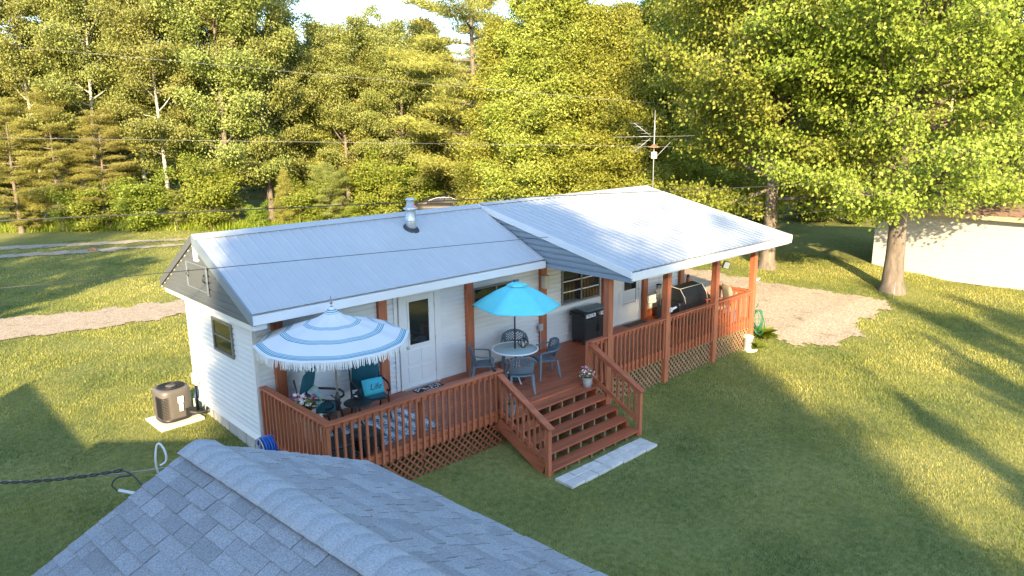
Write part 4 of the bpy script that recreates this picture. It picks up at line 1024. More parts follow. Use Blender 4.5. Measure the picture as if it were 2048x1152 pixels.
# floodlight on the third porch post, small spot on the corner post, cleat on the second
fl_ = world_root('floodlight', (11.72, -2.45, 2.58), 'black floodlight on a bracket of the porch post', 'floodlight')
MB().box(11.70, 11.76, -2.50, -2.42, 2.51, 2.67).build('bracket', M['black'], fl_); MB().tube([(11.76, -2.46, 2.59), (11.90, -2.50, 2.57)], .015, 6).build('arm', M['black'], fl_)
Mx = Matrix.Translation((11.98, -2.54, 2.57)) @ Euler((0, .3, -.7)).to_matrix().to_4x4(); MB().box(-.09, .09, -.03, .03, -.10, .10, Mx, bev=.012).build('housing', M['black'], fl_); MB().box(-.075, .075, -.036, -.031, -.085, .085, Mx).build('lens', M['steel'], fl_)
def fitting(name, c, label, cat):
    t = world_root(name, c, label, cat); c = Vector(c)
    MB().box(c.x-.01, c.x+.03, c.y-.03, c.y+.03, c.z-.06, c.z+.06, bev=.008).build('bracket', M['white'], t); MB().tube([(c.x+.03, c.y, c.z), (c.x+.09, c.y-.03, c.z+.03), (c.x+.16, c.y-.05, c.z+.05)], [.035, .03, .028], 8).build('arm', M['white'], t)
fitting('hose_hook', (13.70, -2.47, 1.86), 'white bracket hook on the red corner post', 'hook'); fitting('flag_holder', (9.46, -2.56, 1.80), 'white flag holder on the middle porch post', 'bracket')
# blue hose reel by the deck corner
hr = world_root('hose_reel', (-.10, -.35, G(-.1, -.35)), 'blue garden hose coiled on a grey reel at the corner of the home', 'hose reel'); zc_ = G(-.1, -.35)+.42
for k in range(6):
    q = MB(); q.tube([(-.14+k*.05, -.35+(.20-.012*(k % 2))*cos(2*pi*i/20), zc_+(.20-.012*(k % 2))*sin(2*pi*i/20)) for i in range(20)], .022, 6, closed=True); q.build('hose_coil', M['blue_hose'], hr)
for x in (-.20, .16):
    q = MB(); q.tube([(x, -.35+.2*cos(2*pi*i/16), zc_+.2*sin(2*pi*i/16)) for i in range(16)], .014, 6, closed=True)
    for i in range(4): q.bar((x, -.35, zc_), (x, -.35+.2*cos(pi/2*i+.4), zc_+.2*sin(pi/2*i+.4)), .03, .012)
    q.build('reel_flange', M['skirt'], hr)
    MB().bar((x, -.35, zc_), (x, -.55, zc_-.44), .03, .03, (1, 0, 0)).build('leg', M['skirt'], hr); MB().bar((x, -.35, zc_), (x, -.15, zc_-.44), .03, .03, (1, 0, 0)).build('leg', M['skirt'], hr)

# ================================================================== YARD THINGS
# air conditioner on its pad
ac0 = onp((345, 838)); az_ = G(-.62, 2.95)
pad = MB().box(-.45, .45, -.42, .42, -.1, .06, bev=.01).build('concrete_pad', M['concrete'], None); pad.location = (-.60, 2.98, az_); pad.rotation_euler = (0, 0, .06); setp(pad, 'square concrete pad under the air conditioner', 'pad')
ac = thing('air_conditioner', (-.60, 3.02, az_+.06), 'brown air conditioner with round fan grille beside the white home', 'air conditioner', None, .06)
def superbox(r, prof, n=48, e=3.4):
    vs = []; fs = []
    for (k, z) in prof:
        for j in range(n):
            t = 2*pi*j/n; q = (abs(cos(t))**e+abs(sin(t))**e)**(-1/e); vs.append((r*k*q*cos(t), r*k*q*sin(t), z))
    for i in range(len(prof)-1):
        for j in range(n): fs.append((i*n+j, i*n+(j+1) % n, (i+1)*n+(j+1) % n, (i+1)*n+j))
    fs.append(tuple(range(n-1, -1, -1))); fs.append(tuple((len(prof)-1)*n+j for j in range(n)))
    return MB().add(vs, fs, True)
superbox(.33, [(.96, .0), (.98, .06)]).build('base_pan', M['black'], ac)
superbox(.33, [(1., .06), (1.01, .10), (1.01, .60), (.985, .65), (.93, .68), (.84, .69)]).build('casing', M['acmetal'], ac)
MB().lathe([(0, .692), (.27, .694), (.275, .70), (.26, .703), (0, .696)], 30).build('fan_opening', M['cavity'], ac)
g_ = MB(); g_.lathe([(0, .712), (.10, .712), (.105, .704), (0, .703)], 24); g_.build('fan_hub', M['acmetal'], ac)
for i in range(7):
    q = MB(); r_ = .12+i*.022; q.tube([(r_*cos(2*pi*j/28), r_*sin(2*pi*j/28), .708) for j in range(28)], .003, 4, closed=True); q.build('grille_ring', M['black'], ac)
for i in range(18): MB().box(-.358, -.340, -.34, -.05, .12+i*.026, .126+i*.026).build('louvre', M['black'], ac)
for i in range(14): MB().box(-.345, -.22, -.358, -.345, .12+i*.034, .128+i*.034).build('louvre', M['black'], ac)
lb = MB().box(-.02, .10, -.362, -.354, .40, .54).build('rating_label', M['white'], ac); MB().box(.0, .08, -.362, -.354, .22, .385).build('rating_label', M['white'], ac); MB().box(.30, .33, -.362, -.35, .20, .42).build('rating_label', M['white'], ac)
for i in range(3): MB().box(.03, .09, -.3635, -.3625, .42+i*.035, .435+i*.035).build('label_print', M['black'], lb)
MB().box(.13, .33, -.365, -.33, .07, .24).build('service_opening', M['black'], ac)
ls = MB(); ls.tube([(.2, -.36, .15), (.34, -.44, .10), (.52, -.42, .08), (.60, -.30, .12)], .028, 7); ls.build('line_set', M['rubber'], ac)
# bucket, hosta, hose, tree-side stake
bk = onp((1495, 698)); t = thing('plastic_bucket', bk, 'white plastic bucket with dark printing beside the lattice', 'bucket')
MB().lathe([(.125, 0), (.15, .36), (.158, .36), (.158, .385), (.146, .385), (.12, .02)], 24).build('body', M['bucket'], t)
MB().tube([(.155*cos(pi*k+.5), .155*sin(pi*k+.5), .33-.16*sin(pi*k)) for k in np.linspace(0, 1, 9)], .004, 5).build('handle', M['steel'], t)
for k in range(3):
    a = -2.2+k*.28; p = MB().box(-.022, .022, -.002, .002, -.03, .03, Matrix.Translation((.145*cos(a), .145*sin(a), .21)) @ Euler((0, 0, a+pi/2)).to_matrix().to_4x4()).build('print_mark', M['winframe'], t)
sp_ = MB().lathe([(0, 0), (.26, .0), (.25, .025), (0, .025)], 18).build('stepping_stone', M['concrete'], None); sp_.location = (bk.x, bk.y-.02, bk.z-.02); setp(sp_, 'round stepping stone under the white bucket', 'stone')
t.location.z += .006
rgn = np.random.default_rng(7)
def leafy(name, loc, label, n, L_, key, seed):
    r_ = np.random.default_rng(seed); t = thing(name, loc, label, 'plant'); a = r_.random(n)*2*pi; el = .35+r_.random(n)*.8; d = np.stack([np.cos(a)*np.cos(el), np.sin(a)*np.cos(el), np.sin(el)], 1); ln_ = L_*(.7+.5*r_.random(n))
    link('leaves', leaf_mesh('leaves', d*(ln_*.6)[:, None]+[0, 0, .04], d*[1, 1, .4], np.tile([0, 0, 1.], (n, 1))+d*.2, ln_, .5, r_.random(n), LEAF[key]), t); return t
hp = onp((1528, 680)); leafy('hosta_plant', hp, 'yellow-green hosta beside the white bucket', 46, .46, 'hosta', 3)
hp2 = Vector((13.5, -2.75, G(13.5, -2.75))); leafy('leafy_plant', hp2, 'dark green leafy plant behind the white bucket', 36, .3, 'bush', 4)
gh = world_root('garden_hose', (13.74, -2.62, .9), 'green garden hose looped over the corner post of the porch', 'hose'); 
for k in range(6):
    q = MB(); r_ = .15+.02*k; q.tube([(13.72+.025*k+(.07-.03*k)*sin(2*pi*i/22)*.6+.03*cos(4*pi*i/22+k), -2.58+r_*(.42+.1*k)*cos(2*pi*i/22)+.05*sin(2*pi*i/22+k), .78+r_*1.5*sin(2*pi*i/22)-.03*k) for i in range(22)], .013, 6, closed=True); q.build('hose_loop', M['green_hose'], gh)
MB().tube([(13.70, -2.56, 1.1), (13.78, -2.56, 1.12), (13.80, -2.56, 1.2)], .012, 6).build('hose_hanger', M['black'], gh)
sk = onp((1786, 606)); t = thing('garden_stake', sk, 'thin metal stake in the grass beside the big maple', 'stake'); MB().tube([(0, 0, -.1), (.01, 0, .72)], .008, 5).build('rod', M['steel'], t); MB().lathe([(0, .70), (.025, .72), (0, .75)], 8).build('knob', M['steel'], t)
rk = onp((185, 503)); b = MB(); cushion(b, (0, 0, .08), .2, .13, .12, None, 8, .6); o = b.build('field_stone', mat('brown_stone', (.22, .13, .07), .9, .3, 6.), None); o.location = rk; setp(o, 'small brown stone lying on the lawn near the lane', 'stone')

# ================================================================== SHED IN THE FOREGROUND
ROT, HS = .082, .435; AP = Vector(atd((395, 888), 7.0)); SLEN = 2.13; SLONG = 5.4
shed = thing('shed', (AP.x, AP.y, 0.), 'grey asphalt shingled shed roof beside the deck', 'shed', None, ROT); az = AP.z
# local frame: x right, y away from the far gable is negative (towards the viewer), z up
hwid = SLEN*cos(HS); drop = SLEN*sin(HS)
MB().prism([(-hwid+.25, -.3), (hwid-.25, -.3), (hwid-.25, az-drop+.05), (0, az-.10), (-hwid+.25, az-drop+.05)], lambda p, t: (p[0], (-.22, -SLONG+.2)[t], p[1])).build('wall', M['siding'], shed)
for sg in (-1, 1):
    MB().prism([(0, -.02), (sg*hwid, -drop-.02), (sg*hwid, -drop-.07), (0, -.08)], lambda p, t: (p[0], (0, -SLONG)[t], az+p[1])).build('roof_deck', M['shingle_dark'], shed)
    MB().prism([(sg*hwid, -drop-.01), (sg*(hwid+.02), -drop-.012), (sg*(hwid+.02), -drop-.13), (sg*hwid, -drop-.13)], lambda p, t: (p[0], (.02, -SLONG)[t], az+p[1])).build('fascia', M['fascia'], shed)
def shingle_material_joined():
    Mx = M['shingle'].copy(); n = Mx.node_tree.nodes; L = Mx.node_tree.links
    for nd in list(n):
        if nd.type == 'OBJECT_INFO':
            at2 = n.new('ShaderNodeAttribute'); at2.attribute_name = 'tint'
            for l in list(L):
                if l.from_node == nd: L.new(at2.outputs['Fac'], l.to_socket)
    return Mx
EXPO = .142; NCR = int(SLEN/EXPO); smesh = {}
def tab_vs(u0, u1, v0, th, sg):                      # v from eave up; returns local verts
    v1 = v0+EXPO+.05; out = []
    for (v, a, b) in ((v0, -.003, th), (v1, -.004, .003)):
        dn = SLEN-v; x = sg*dn*cos(HS); z = az-dn*sin(HS)
        for u in (u0, u1):
            for h in (a, b): out.append((x+sg*h*sin(HS), -u, z+h*cos(HS)))
    return out
TF = [(0, 1, 3, 2), (4, 6, 7, 5), (0, 2, 6, 4), (1, 5, 7, 3), (0, 4, 5, 1), (2, 3, 7, 6)]
R_ = random.Random(12); cnt = 0; far = MB(); right = MB(); rt = []; ft = []
for sg in (-1, 1):
    for k in range(NCR+1):
        u = -.02+0; v0 = k*EXPO-.02
        if v0+EXPO+.05 > SLEN+.02: continue
        first = True
        while u < SLONG:
            w = R_.choice((.15, .2, .24, .3, .33))*R_.uniform(.92, 1.08); 
            if first: w *= R_.uniform(.4, 1.); first = False
            u1 = min(u+w, SLONG); th = R_.choice((.011, .015, .021))
            gp = (.009 if R_.random() < .6 else .002) if sg > 0 else .003
            vs = tab_vs(u+gp, u1-gp, v0, th, sg)
            if sg < 0 and u < 3.35 and cnt < 290:
                MB().add(vs, TF).build('shingle', M['shingle'], shed); cnt += 1
            else:
                (right if sg > 0 else far).add(vs, TF); (rt if sg > 0 else ft).extend([R_.random()]*6)
            u = u1
SJ = shingle_material_joined()
for mb_, tt, nm in ((right, rt, 'shingle_courses'), (far, ft, 'shingle_courses')):
    o = mb_.build(nm, SJ, shed, kind='stuff'); a = o.data.attributes.new('tint', 'FLOAT', 'FACE'); a.data.foreach_set('value', np.array(tt, np.float32))
# ridge vent strip and caps
capw = .185
MB().prism([(-.15, -.15*math.tan(HS)-.004), (0, .0), (.15, -.15*math.tan(HS)-.004), (.15, -.15*math.tan(HS)+.014), (0, .022), (-.15, -.15*math.tan(HS)+.014)], lambda p, t: (p[0], (.0, -SLONG)[t], az+p[1])).build('ridge_vent', M['shingle_dark'], shed)
u = -.03; 
while u < SLONG:
    vs = []; fs = []; n = 9; L_ = .30
    for (uu, lift) in ((u, .034), (u+L_, .030)):
        for i in range(n):
            s_ = -capw+2*capw*i/(n-1); z = -sqrt(s_*s_+.06**2)*math.tan(HS)*1.02+.06*math.tan(HS); vs.append((s_, -uu, az+z+lift)); 
        for i in range(n-1, -1, -1):
            s_ = -capw+2*capw*i/(n-1); z = -sqrt(s_*s_+.06**2)*math.tan(HS)*1.02+.06*math.tan(HS); vs.append((s_, -uu, az+z+lift-.012))
    m_ = 2*n; fs = [(i, m_+i, m_+(i+1) % m_, (i+1) % m_) for i in range(m_)]+[tuple(range(m_)), tuple(range(2*m_-1, m_-1, -1))]
    MB().add(vs, fs, True).build('ridge_shingle', M['ridgecap'], shed); u += R_.uniform(.19, .24)
# service cable at the shed: mast loop, insulator, drip loop
def cable(name, pts, r, mt, label, sag=0., cat='cable', n=24, parent=None, sides=6):
    P_ = [Vector(p) for p in pts]; out = []
    if len(P_) == 2:
        for i in range(n+1): t_ = i/n; out.append(P_[0].lerp(P_[1], t_)-Vector((0, 0, sag*4*t_*(1-t_))))
    else:
        for i in range(len(P_)-1):
            for k in range(6):
                t_ = k/6; p0 = P_[max(i-1, 0)]; p1 = P_[i]; p2 = P_[i+1]; p3 = P_[min(i+2, len(P_)-1)]
                out.append(.5*((2*p1)+(-p0+p2)*t_+(2*p0-5*p1+4*p2-p3)*t_*t_+(-p0+3*p1-3*p2+p3)*t_**3))
        out.append(P_[-1])
    mb = MB(); mb.tube(out, r, sides)
    if parent is not None: return mb.build(name, mt, parent)
    mid = out[len(out)//2]; o = mb.build(name, mt, None, loc=mid); return setp(o, label, cat)
q = world_root('service_drop', tuple(atd((375, 932), 7.1)), 'twisted service cable tied to the shed roof with a black insulator', 'cable')
A0 = atd((-40, 965), 8.2); A1 = atd((245, 940), 7.3); A2 = atd((372, 929), 7.05)
cable('bare_neutral', [A0+Vector((0, 0, .012)), A2], .006, M['silver'], '', .05, parent=q)
for k, ph in enumerate((0, pi)):
    pts = []
    for i in range(60):
        t_ = i/59; p = A0.lerp(A1, t_)-Vector((0, 0, .04*4*t_*(1-t_))); pts.append(p+Vector((0, .012*cos(t_*40+ph), .012*sin(t_*40+ph))))
    mb = MB(); mb.tube(pts, .009, 6); mb.build('insulated_conductor', M['wire'], q)
cable('drip_loop', [A1, atd((258, 945), 7.2), atd((270, 955), 7.15), atd((285, 972), 7.1)], .009, M['wire'], '', parent=q)
cable('drip_loop', [A1, atd((262, 950), 7.2), atd((235, 955), 7.2), atd((224, 970), 7.2), atd((235, 982), 7.2)], .008, M['wire'], '', parent=q)
cable('conduit_elbow', [atd((238, 981), 7.2), atd((255, 984), 7.15), atd((285, 990), 7.05)], .016, M['white'], '', parent=q)
cable('conduit_hoop', [atd((316, 945), 7.15), atd((311, 920), 7.1), atd((313, 892), 7.1), atd((320, 888), 7.1), atd((330, 903), 7.1), atd((332, 922), 7.1), atd((320, 931), 7.08)], .010, M['white'], '', parent=q)
ins = atd((377, 930), 7.0); MB().lathe([(.0, -.03), (.03, -.03), (.035, -.015), (.02, -.005), (.035, .01), (.03, .025), (0, .03)], 12, ins).build('insulator', M['black'], q); MB().bar(ins-Vector((0, 0, .10)), ins, .03, .03, (1, 0, 0)).build('bolt', M['black'], q)

# ================================================================== NEIGHBOUR BUILDING, CAR, ANTENNA, WIRES
nbx = 27.9; nb_ = world_root('white_outbuilding', (31, -7, 0), 'long white outbuilding with brown roof behind the big maple', 'building')
M['cream'] = mat('cream_siding', (.38, .365, .34), .6, .04, 2.)
MB().box(nbx, nbx+6.5, -18, -.35, -.2, 2.62).build('wall', M['cream'], nb_)
z = .1
while z < 2.6: MB().prism([(0, 0), (-.014, .006), (-.004, .19), (0, .195)], lambda p, t: (nbx+p[0], (-18., -.35)[t], z+p[1])).build('siding_board', M['cream'], nb_); z += .2
M['brownroof'] = mat('brown_shingle', (.20, .125, .085), .9, .3, 14., .5, 60.)
for (x0, z0, x1, z1) in ((nbx-.35, 2.5, nbx+3.25, 3.55), (nbx+6.85, 2.5, nbx+3.25, 3.55)):
    MB().prism([(x0, z0), (x1, z1), (x1, z1+.1), (x0, z0+.1)], lambda p, t: (p[0], (-18.3, -.05)[t], p[1])).build('roof_slope', M['brownroof'], nb_)
MB().box(nbx-.40, nbx-.352, -18.3, -.05, 2.45, 2.62).build('fascia', mat('tan_fascia', (.42, .33, .2), .6), nb_)
MB().prism([(nbx, 2.6), (nbx+6.5, 2.6), (nbx+3.25, 3.5)], lambda p, t: (p[0], (-.35, -.5)[t], p[1])).build('gable', M['white'], nb_)
M['carglass'] = mat('tinted_car_glass', (.012, .013, .013), .25, spec=.35)
# car parked behind the home
cp = at(897, 50.5); car = thing('parked_car', (cp.x, cp.y, cp.z), 'dark bronze sedan parked by the woods behind the metal roof', 'car', None, -YAW+.0)
# local: x forward (to the right of the picture), y left/away
def section(x, w0, z0, w1, z1, w2, z2): return [(x, -w0, z0), (x, -w1, z1), (x, -w2, z2), (x, w2, z2), (x, w1, z1), (x, w0, z0)]
body = [(-2.3, .70, .45, .74, .62, .66, .86), (-2.2, .84, .28, .88, .62, .74, .98), (-1.6, .88, .22, .91, .65, .78, 1.02), (-.9, .88, .20, .92, .66, .80, .98), (0, .88, .20, .92, .66, .82, .96), (.85, .88, .20, .92, .66, .82, .94), (1.5, .88, .22, .91, .62, .76, .88), (2.05, .84, .25, .87, .58, .66, .78), (2.3, .66, .32, .70, .52, .52, .66)]
vs = []; fs = []
for s_ in body: vs += section(*s_)
for i in range(len(body)-1):
    for j in range(6): fs.append((i*6+j, i*6+(j+1) % 6, (i+1)*6+(j+1) % 6, (i+1)*6+j))
fs += [(5, 4, 3, 2, 1, 0), tuple((len(body)-1)*6+j for j in range(6))]
bo = MB().add(vs, fs, True).build('body', M['carpaint'], car)
cab = [(-1.95, 1.0, 1.0), (-1.35, 1.27, .66), (-.7, 1.40, .60), (-.1, 1.44, .60), (.35, 1.38, .60), (.75, 1.20, .64), (1.25, .92, .74)]
vs = []; fs = []
for (x, z, w) in cab: vs += [(x, -.80, .93), (x, -w, z), (x, w, z), (x, .80, .93)]
for i in range(len(cab)-1):
    for j in range(3): fs.append((i*4+j, i*4+j+1, (i+1)*4+j+1, (i+1)*4+j))
MB().add(vs, fs, True).build('roof', M['carpaint'], car)
for sg in (-1, 1):
    def sp(x, z):                                    # point on the tumblehome side
        for a, b in zip(cab[:-1], cab[1:]):
            if a[0] <= x <= b[0]: t_ = (x-a[0])/(b[0]-a[0]); zt = a[1]+(b[1]-a[1])*t_; wt = a[2]+(b[2]-a[2])*t_; break
        f_ = (z-.93)/max(.05, zt-.93); w = .80+(wt-.80)*f_; return (x, sg*(w+.012), z)
    for poly in ([(-1.45, .98), (-.22, .98), (-.22, 1.33), (-.65, 1.31), (-1.1, 1.19)], [(-.15, .98), (.98, .98), (.55, 1.19), (.25, 1.30), (-.15, 1.33)]):
        MB().add([sp(*p) for p in poly], [tuple(range(5)) if sg < 0 else tuple(range(4, -1, -1))]).build('side_window', M['carglass'], car)
    MB().tube([Vector(sp(x_, z_))+Vector((0, sg*.01, 0)) for x_, z_ in ((-1.5, .97), (-1.12, 1.20), (-.66, 1.325), (-.18, 1.345), (.27, 1.315), (.58, 1.2), (1.0, .97))], .012, 5).build('window_chrome', M['steel'], car)
    MB().box(1.0-.08, 1.0+.08, sg*.95-.09, sg*.95+.09, .96, 1.08, bev=.03).build('mirror', M['carpaint'], car)
    MB().box(-2.27, -2.15, sg*.70-.16, sg*.70+.12, .68, .82, bev=.02).build('tail_light', M['red'], car); MB().box(2.08, 2.22, sg*.62-.14, sg*.62+.10, .56, .68, bev=.02).build('headlight', M['steel'], car)
    for x in (-1.42, 1.40):
        w = MB(); w.lathe([(.0, -.11), (.2, -.11), (.33, -.10), (.335, 0), (.33, .10), (.2, .11), (0, .11)], 24); w.v = [(x+p[0], sg*.80+p[2], .335+p[1]) for p in w.v]; wo2 = w.build('wheel', M['rubber'], car)
        h = MB(); h.lathe([(0, .0), (.21, .0), (.22, .02), (.05, .03), (0, .03)], 16); h.v = [(x+p[0], sg*(.915+p[2]*.3), .335+p[1]) for p in h.v]; h.build('rim', M['steel'], wo2)
MB().add([(.80, -.60, 1.17), (.80, .60, 1.17), (1.22, .70, .96), (1.22, -.70, .96)], [(0, 3, 2, 1)]).build('windscreen', M['carglass'], car).location = (.02, 0, .02)
MB().add([(-1.42, -.60, 1.24), (-1.42, .60, 1.24), (-1.88, .70, 1.04), (-1.88, -.70, 1.04)], [(0, 1, 2, 3)]).build('rear_window', M['carglass'], car).location = (-.02, 0, .02)
# TV antenna
ap_ = at(1299, 28.0); an = thing('tv_antenna', ap_, 'old rooftop television antenna on a mast behind the metal roof', 'antenna', None, -YAW)
zt = lambda py: (CAM[2]-28.0*(FOC/FOC)*((py-247-(-3))/FOC)) - ap_.z
MB().tube([(0, 0, -.1), (0, 0, zt(270)), (0, 0, zt(222))], [.022, .02, .009], 6).build('mast', M['steel'], an)
zb = zt(272); bm = MB().tube([(-.55, 0, zb+.02), (1.2, .6, zb)], .012, 6).build('boom', M['silver'], an)
for i in range(9):
    f_ = i/8; x, y = -.5+1.65*f_, .6*f_; L_ = 1.05-.55*f_; MB().tube([(x-L_*.98, y-L_*.15+.0, zb+.01), (x+L_*.98, y+L_*.15, zb+.015)], .006, 5).build('element', M['silver'], an)
MB().tube([(-.15, 0, zb+.05), (-.75, 0, zb+.5)], .012, 5).build('reflector_arm', M['silver'], an); MB().tube([(-.15, 0, zb-.05), (-.70, 0, zb-.5)], .012, 5).build('reflector_arm', M['silver'], an)
for i in range(4):
    for sg in (1, -1): f_ = (i+1)/4; MB().tube([(-.15-.6*f_-.18, 0, zb+sg*.5*f_), (-.15-.6*f_+.18, 0, zb+sg*.5*f_)], .006, 4).build('reflector_rod', M['silver'], an)
MB().lathe([(.0, zt(289)), (.20, zt(290)), (.21, zt(292)), (.05, zt(286)), (0, zt(285))], 14).build('rotor_hood', M['stringer'], an)
MB().box(-.10, .10, -.08, .08, zt(313), zt(300), bev=.02).build('rotor_housing', mat('beige_housing', (.55, .45, .34), .6), an)
MB().tube([(0, 0, zt(314)), (.62, .1, zt(282))], .010, 5).build('brace', M['silver'], an)
# overhead lines
cable('utility_cable', [atd((-60, 444), 12.6), atd((1795, 361), 26.6)], .011, M['wire'], 'thick black cable strung over the metal roof to the big maple', .0, sides=5)
cable('utility_wire', [atd((-60, 582), 10.8), atd((1800, 408), 26.4)], .006, M['wire'], 'thin wire crossing in front of the grey gable', .0, sides=4)
cable('utility_wire', [atd((-60, 275), 30), atd((1860, 300), 33)], .0045, M['silver'], 'thin pale wire strung low before the woods', .0, sides=4)
cable('utility_wire', [atd((40, 94), 34), atd((1300, 205), 33), atd((1900, 230), 32)], .0045, M['silver'], 'thin pale wire strung high before the woods', .0, sides=4)

# ================================================================== TREES
def sa(s_, a): return Vector((.7314*s_+.682*a, -.682*s_+.7314*a, 0))
PROTO = {}
PROTO['maple1'] = make_tree('dome', 11, 16.5, 6.2, 2.6, .135, 160000, .36, 'maple', 'bark', 88, crown_pow=.42, el0=.10, fork=4.2)
PROTO['maple2'] = make_tree('dome', 23, 17.0, 5.8, 2.6, .135, 146000, .29, 'maple', 'bark', 82, crown_pow=.42, el0=.12, fork=5.)
PROTO['aspen1'] = make_tree('dome', 31, 17.5, 3.0, 4.6, .125, 54000, .135, 'aspen', 'bark_white', 32, lean=.01)
PROTO['aspen2'] = make_tree('dome', 37, 18.5, 3.1, 5.4, .125, 54000, .15, 'aspen', 'bark_white', 32, lean=.08)
PROTO['decid'] = make_tree('dome', 43, 15.5, 4.0, 2.2, .13, 84000, .22, 'aspen', 'bark', 36)
PROTO['pine1'] = make_tree('pine', 51, 17.5, 5.2, 2.4, .24, 82000, .30, 'pine', 'bark', 46)
PROTO['pine2'] = make_tree('cone', 57, 14.5, 3.6, 1.2, .21, 70000, .2, 'pine', 'bark_dark', 46)
PROTO['cedar1'] = make_tree('cone', 61, 14.0, 3.7, .3, .165, 130000, .2, 'cedar', 'bark_dark', 70)
PROTO['cedar2'] = make_tree('cone', 67, 13.2, 3.4, .3, .165, 120000, .2, 'cedar', 'bark_dark', 66)
PROTO['shrub'] = make_tree('dome', 71, 3.4, 1.9, .25, .15, 13000, .05, 'bush', 'bark_dark', 18)
mp = onp((1783, 583)); m2 = onp((1533, 537))
plant_tree('maple_tree', PROTO['maple1'], mp, 'large maple with a thick grey trunk before the white outbuilding', rz=3.0)
plant_tree('maple_tree', PROTO['maple2'], m2, 'tall maple growing behind the far corner of the porch', rz=2.2)
kinds = {'aspen1': ('aspen_tree', 'pale-trunked aspen at the edge of the woods'), 'aspen2': ('aspen_tree', 'leaning pale-trunked aspen at the edge of the woods'), 'decid': ('broadleaf_tree', 'bushy green broadleaf tree in the woods'), 'pine1': ('pine_tree', 'tall pine with layered soft branches in the woods'), 'pine2': ('conifer_tree', 'dense yellowish conifer standing in the woods'), 'cedar1': ('cedar_tree', 'dense yellow-green cedar in the row behind the porch roof'), 'cedar2': ('cedar_tree', 'narrower yellow-green cedar in the row behind the porch roof'), 'shrub': ('shrub', 'leafy shrub in the undergrowth along the woods')}
FOREST = [(-120, 50, 'decid', 1.), (-60, 46, 'pine1', .8), (30, 49, 'pine2', .9), (98, 47, 'aspen1', 1.), (150, 50, 'pine1', .95), (200, 46.5, 'aspen2', 1.), (182, 49, 'aspen1', 1.02), (260, 53, 'decid', 1.1), (346, 46.5, 'aspen1', .95), (300, 51, 'aspen1', 1.05), (405, 50, 'decid', 1.05), (466, 47.5, 'decid', 1.03), (545, 49.5, 'decid', .95), (600, 54, 'pine2', .98), (655, 56, 'pine2', 1.02), (700, 53, 'decid', .86), (760, 55, 'pine2', 1.0), (810, 52, 'decid', .85), (862, 54, 'pine2', 1.02), (950, 49, 'pine1', 1.08),
          (45, 44.6, 'pine1', .46), (128, 45.2, 'pine1', .5), (222, 45.6, 'pine1', .42), (1000, 44.5, 'cedar2', .92), (1062, 43, 'cedar1', 1.05), (1125, 42, 'cedar2', 1.1), (1180, 41, 'cedar1', .93), (1240, 40, 'cedar2', .98), (1290, 41, 'cedar1', .96), (1345, 43, 'cedar2', 1.0), (1400, 50, 'decid', 1.0), (1470, 47, 'decid', .95), (1390, 44, 'cedar1', .9), (1600, 50, 'decid', 1.05), (1700, 47, 'decid', 1.0), (1800, 52, 'aspen1', 1.1), (1880, 47, 'aspen1', 1.), (1915, 48, 'aspen2', 1.), (1980, 46, 'decid', 1.1), (2050, 44, 'aspen1', 1.0), (2120, 42, 'decid', 1.1)]
BACK = [(px, 63+(i*7) % 9, ('pine2', 'decid', 'pine1', 'decid')[i % 4], .76+.10*((i*5) % 7)/6) for i, px in enumerate(range(-140, 2200, 75))]
FOREST = [(a, b, c, d*(.92 if 590 < a < 880 else (.94 if 1170 < a < 1300 else 1))) for a, b, c, d in FOREST]
SHR = [(-30, 45.5), (60, 45), (175, 45), (262, 45.5), (300, 44.8), (355, 45.4), (425, 45.2), (520, 45.6), (575, 46), (622, 46.5), (660, 46), (705, 46.6), (750, 48), (795, 51.5), (840, 53), (930, 53), (1450, 42), (1520, 43), (1640, 45), (1720, 44), (1860, 44), (1950, 42)]
OWN = {-60: 'tall soft pine beside the outermost aspen of the woods', 30: 'dense yellowish conifer behind the outermost pale aspen', 45: 'small spreading pine before the outermost pale aspen', 128: 'small spreading pine before the leaning aspen', 222: 'smallest spreading pine among the pale aspens', 98: 'upright pale aspen standing farthest from the cedar row', 150: 'tall layered pine between the pale aspens', 200: 'pale aspen with a leaning trunk at the lane edge', 182: 'slender pale aspen just behind the leaning aspen', 260: 'bushy broadleaf tree behind the group of pale aspens', 346: 'pale aspen beside the grey-trunked broadleaf tree', 300: 'pale aspen set deeper behind the lane shrubs', 405: 'bushy broadleaf tree between the aspens and the vent pipe', 466: 'grey-trunked broadleaf tree at the lane edge above the end gable', 545: 'bushy broadleaf tree above the plain stretch of metal roof', 600: 'yellowish conifer just past the bushy trees above the metal roof', 655: 'tallest yellowish conifer above the plain metal roof', 700: 'low broadleaf tree between yellowish conifers above the metal roof', 760: 'yellowish conifer above the flue pipe', 810: 'low broadleaf tree right behind the flue pipe', 862: 'yellowish conifer above the parked car', 950: 'tall white pine with bare upper trunk beside the cedars', 1000: 'outermost cedar touching the tall white pine', 1125: 'tallest cedar of the row behind the porch roof', 1345: 'cedar brushing the tall maple behind the porch', 1390: 'cedar half hidden by the tall maple behind the porch'}
rn = random.Random(77)
for n_, (px, d, k, sc) in enumerate(FOREST+BACK):
    p = at(px, d); nm, lb = kinds[k]; w = sc*rn.uniform(.92, 1.08); back = n_ >= len(FOREST)
    grp = nm.replace('_', ' ')+'s of the woods'
    if back: lb = nm.replace('_', ' ')+' deep in the woods behind the front trees'; grp = nm.replace('_', ' ')+'s deep in the woods'
    elif px in OWN: lb = OWN[px]
    elif px >= 1395: lb = nm.replace('_', ' ')+' in the woods behind the two maples'; grp = nm.replace('_', ' ')+'s behind the maples'
    plant_tree(nm, PROTO[k], p-Vector((0, 0, .05)), lb, group=grp, rz=rn.uniform(0, 6.28) if k != 'aspen2' else YAW-.2, sc=(w, w, sc))
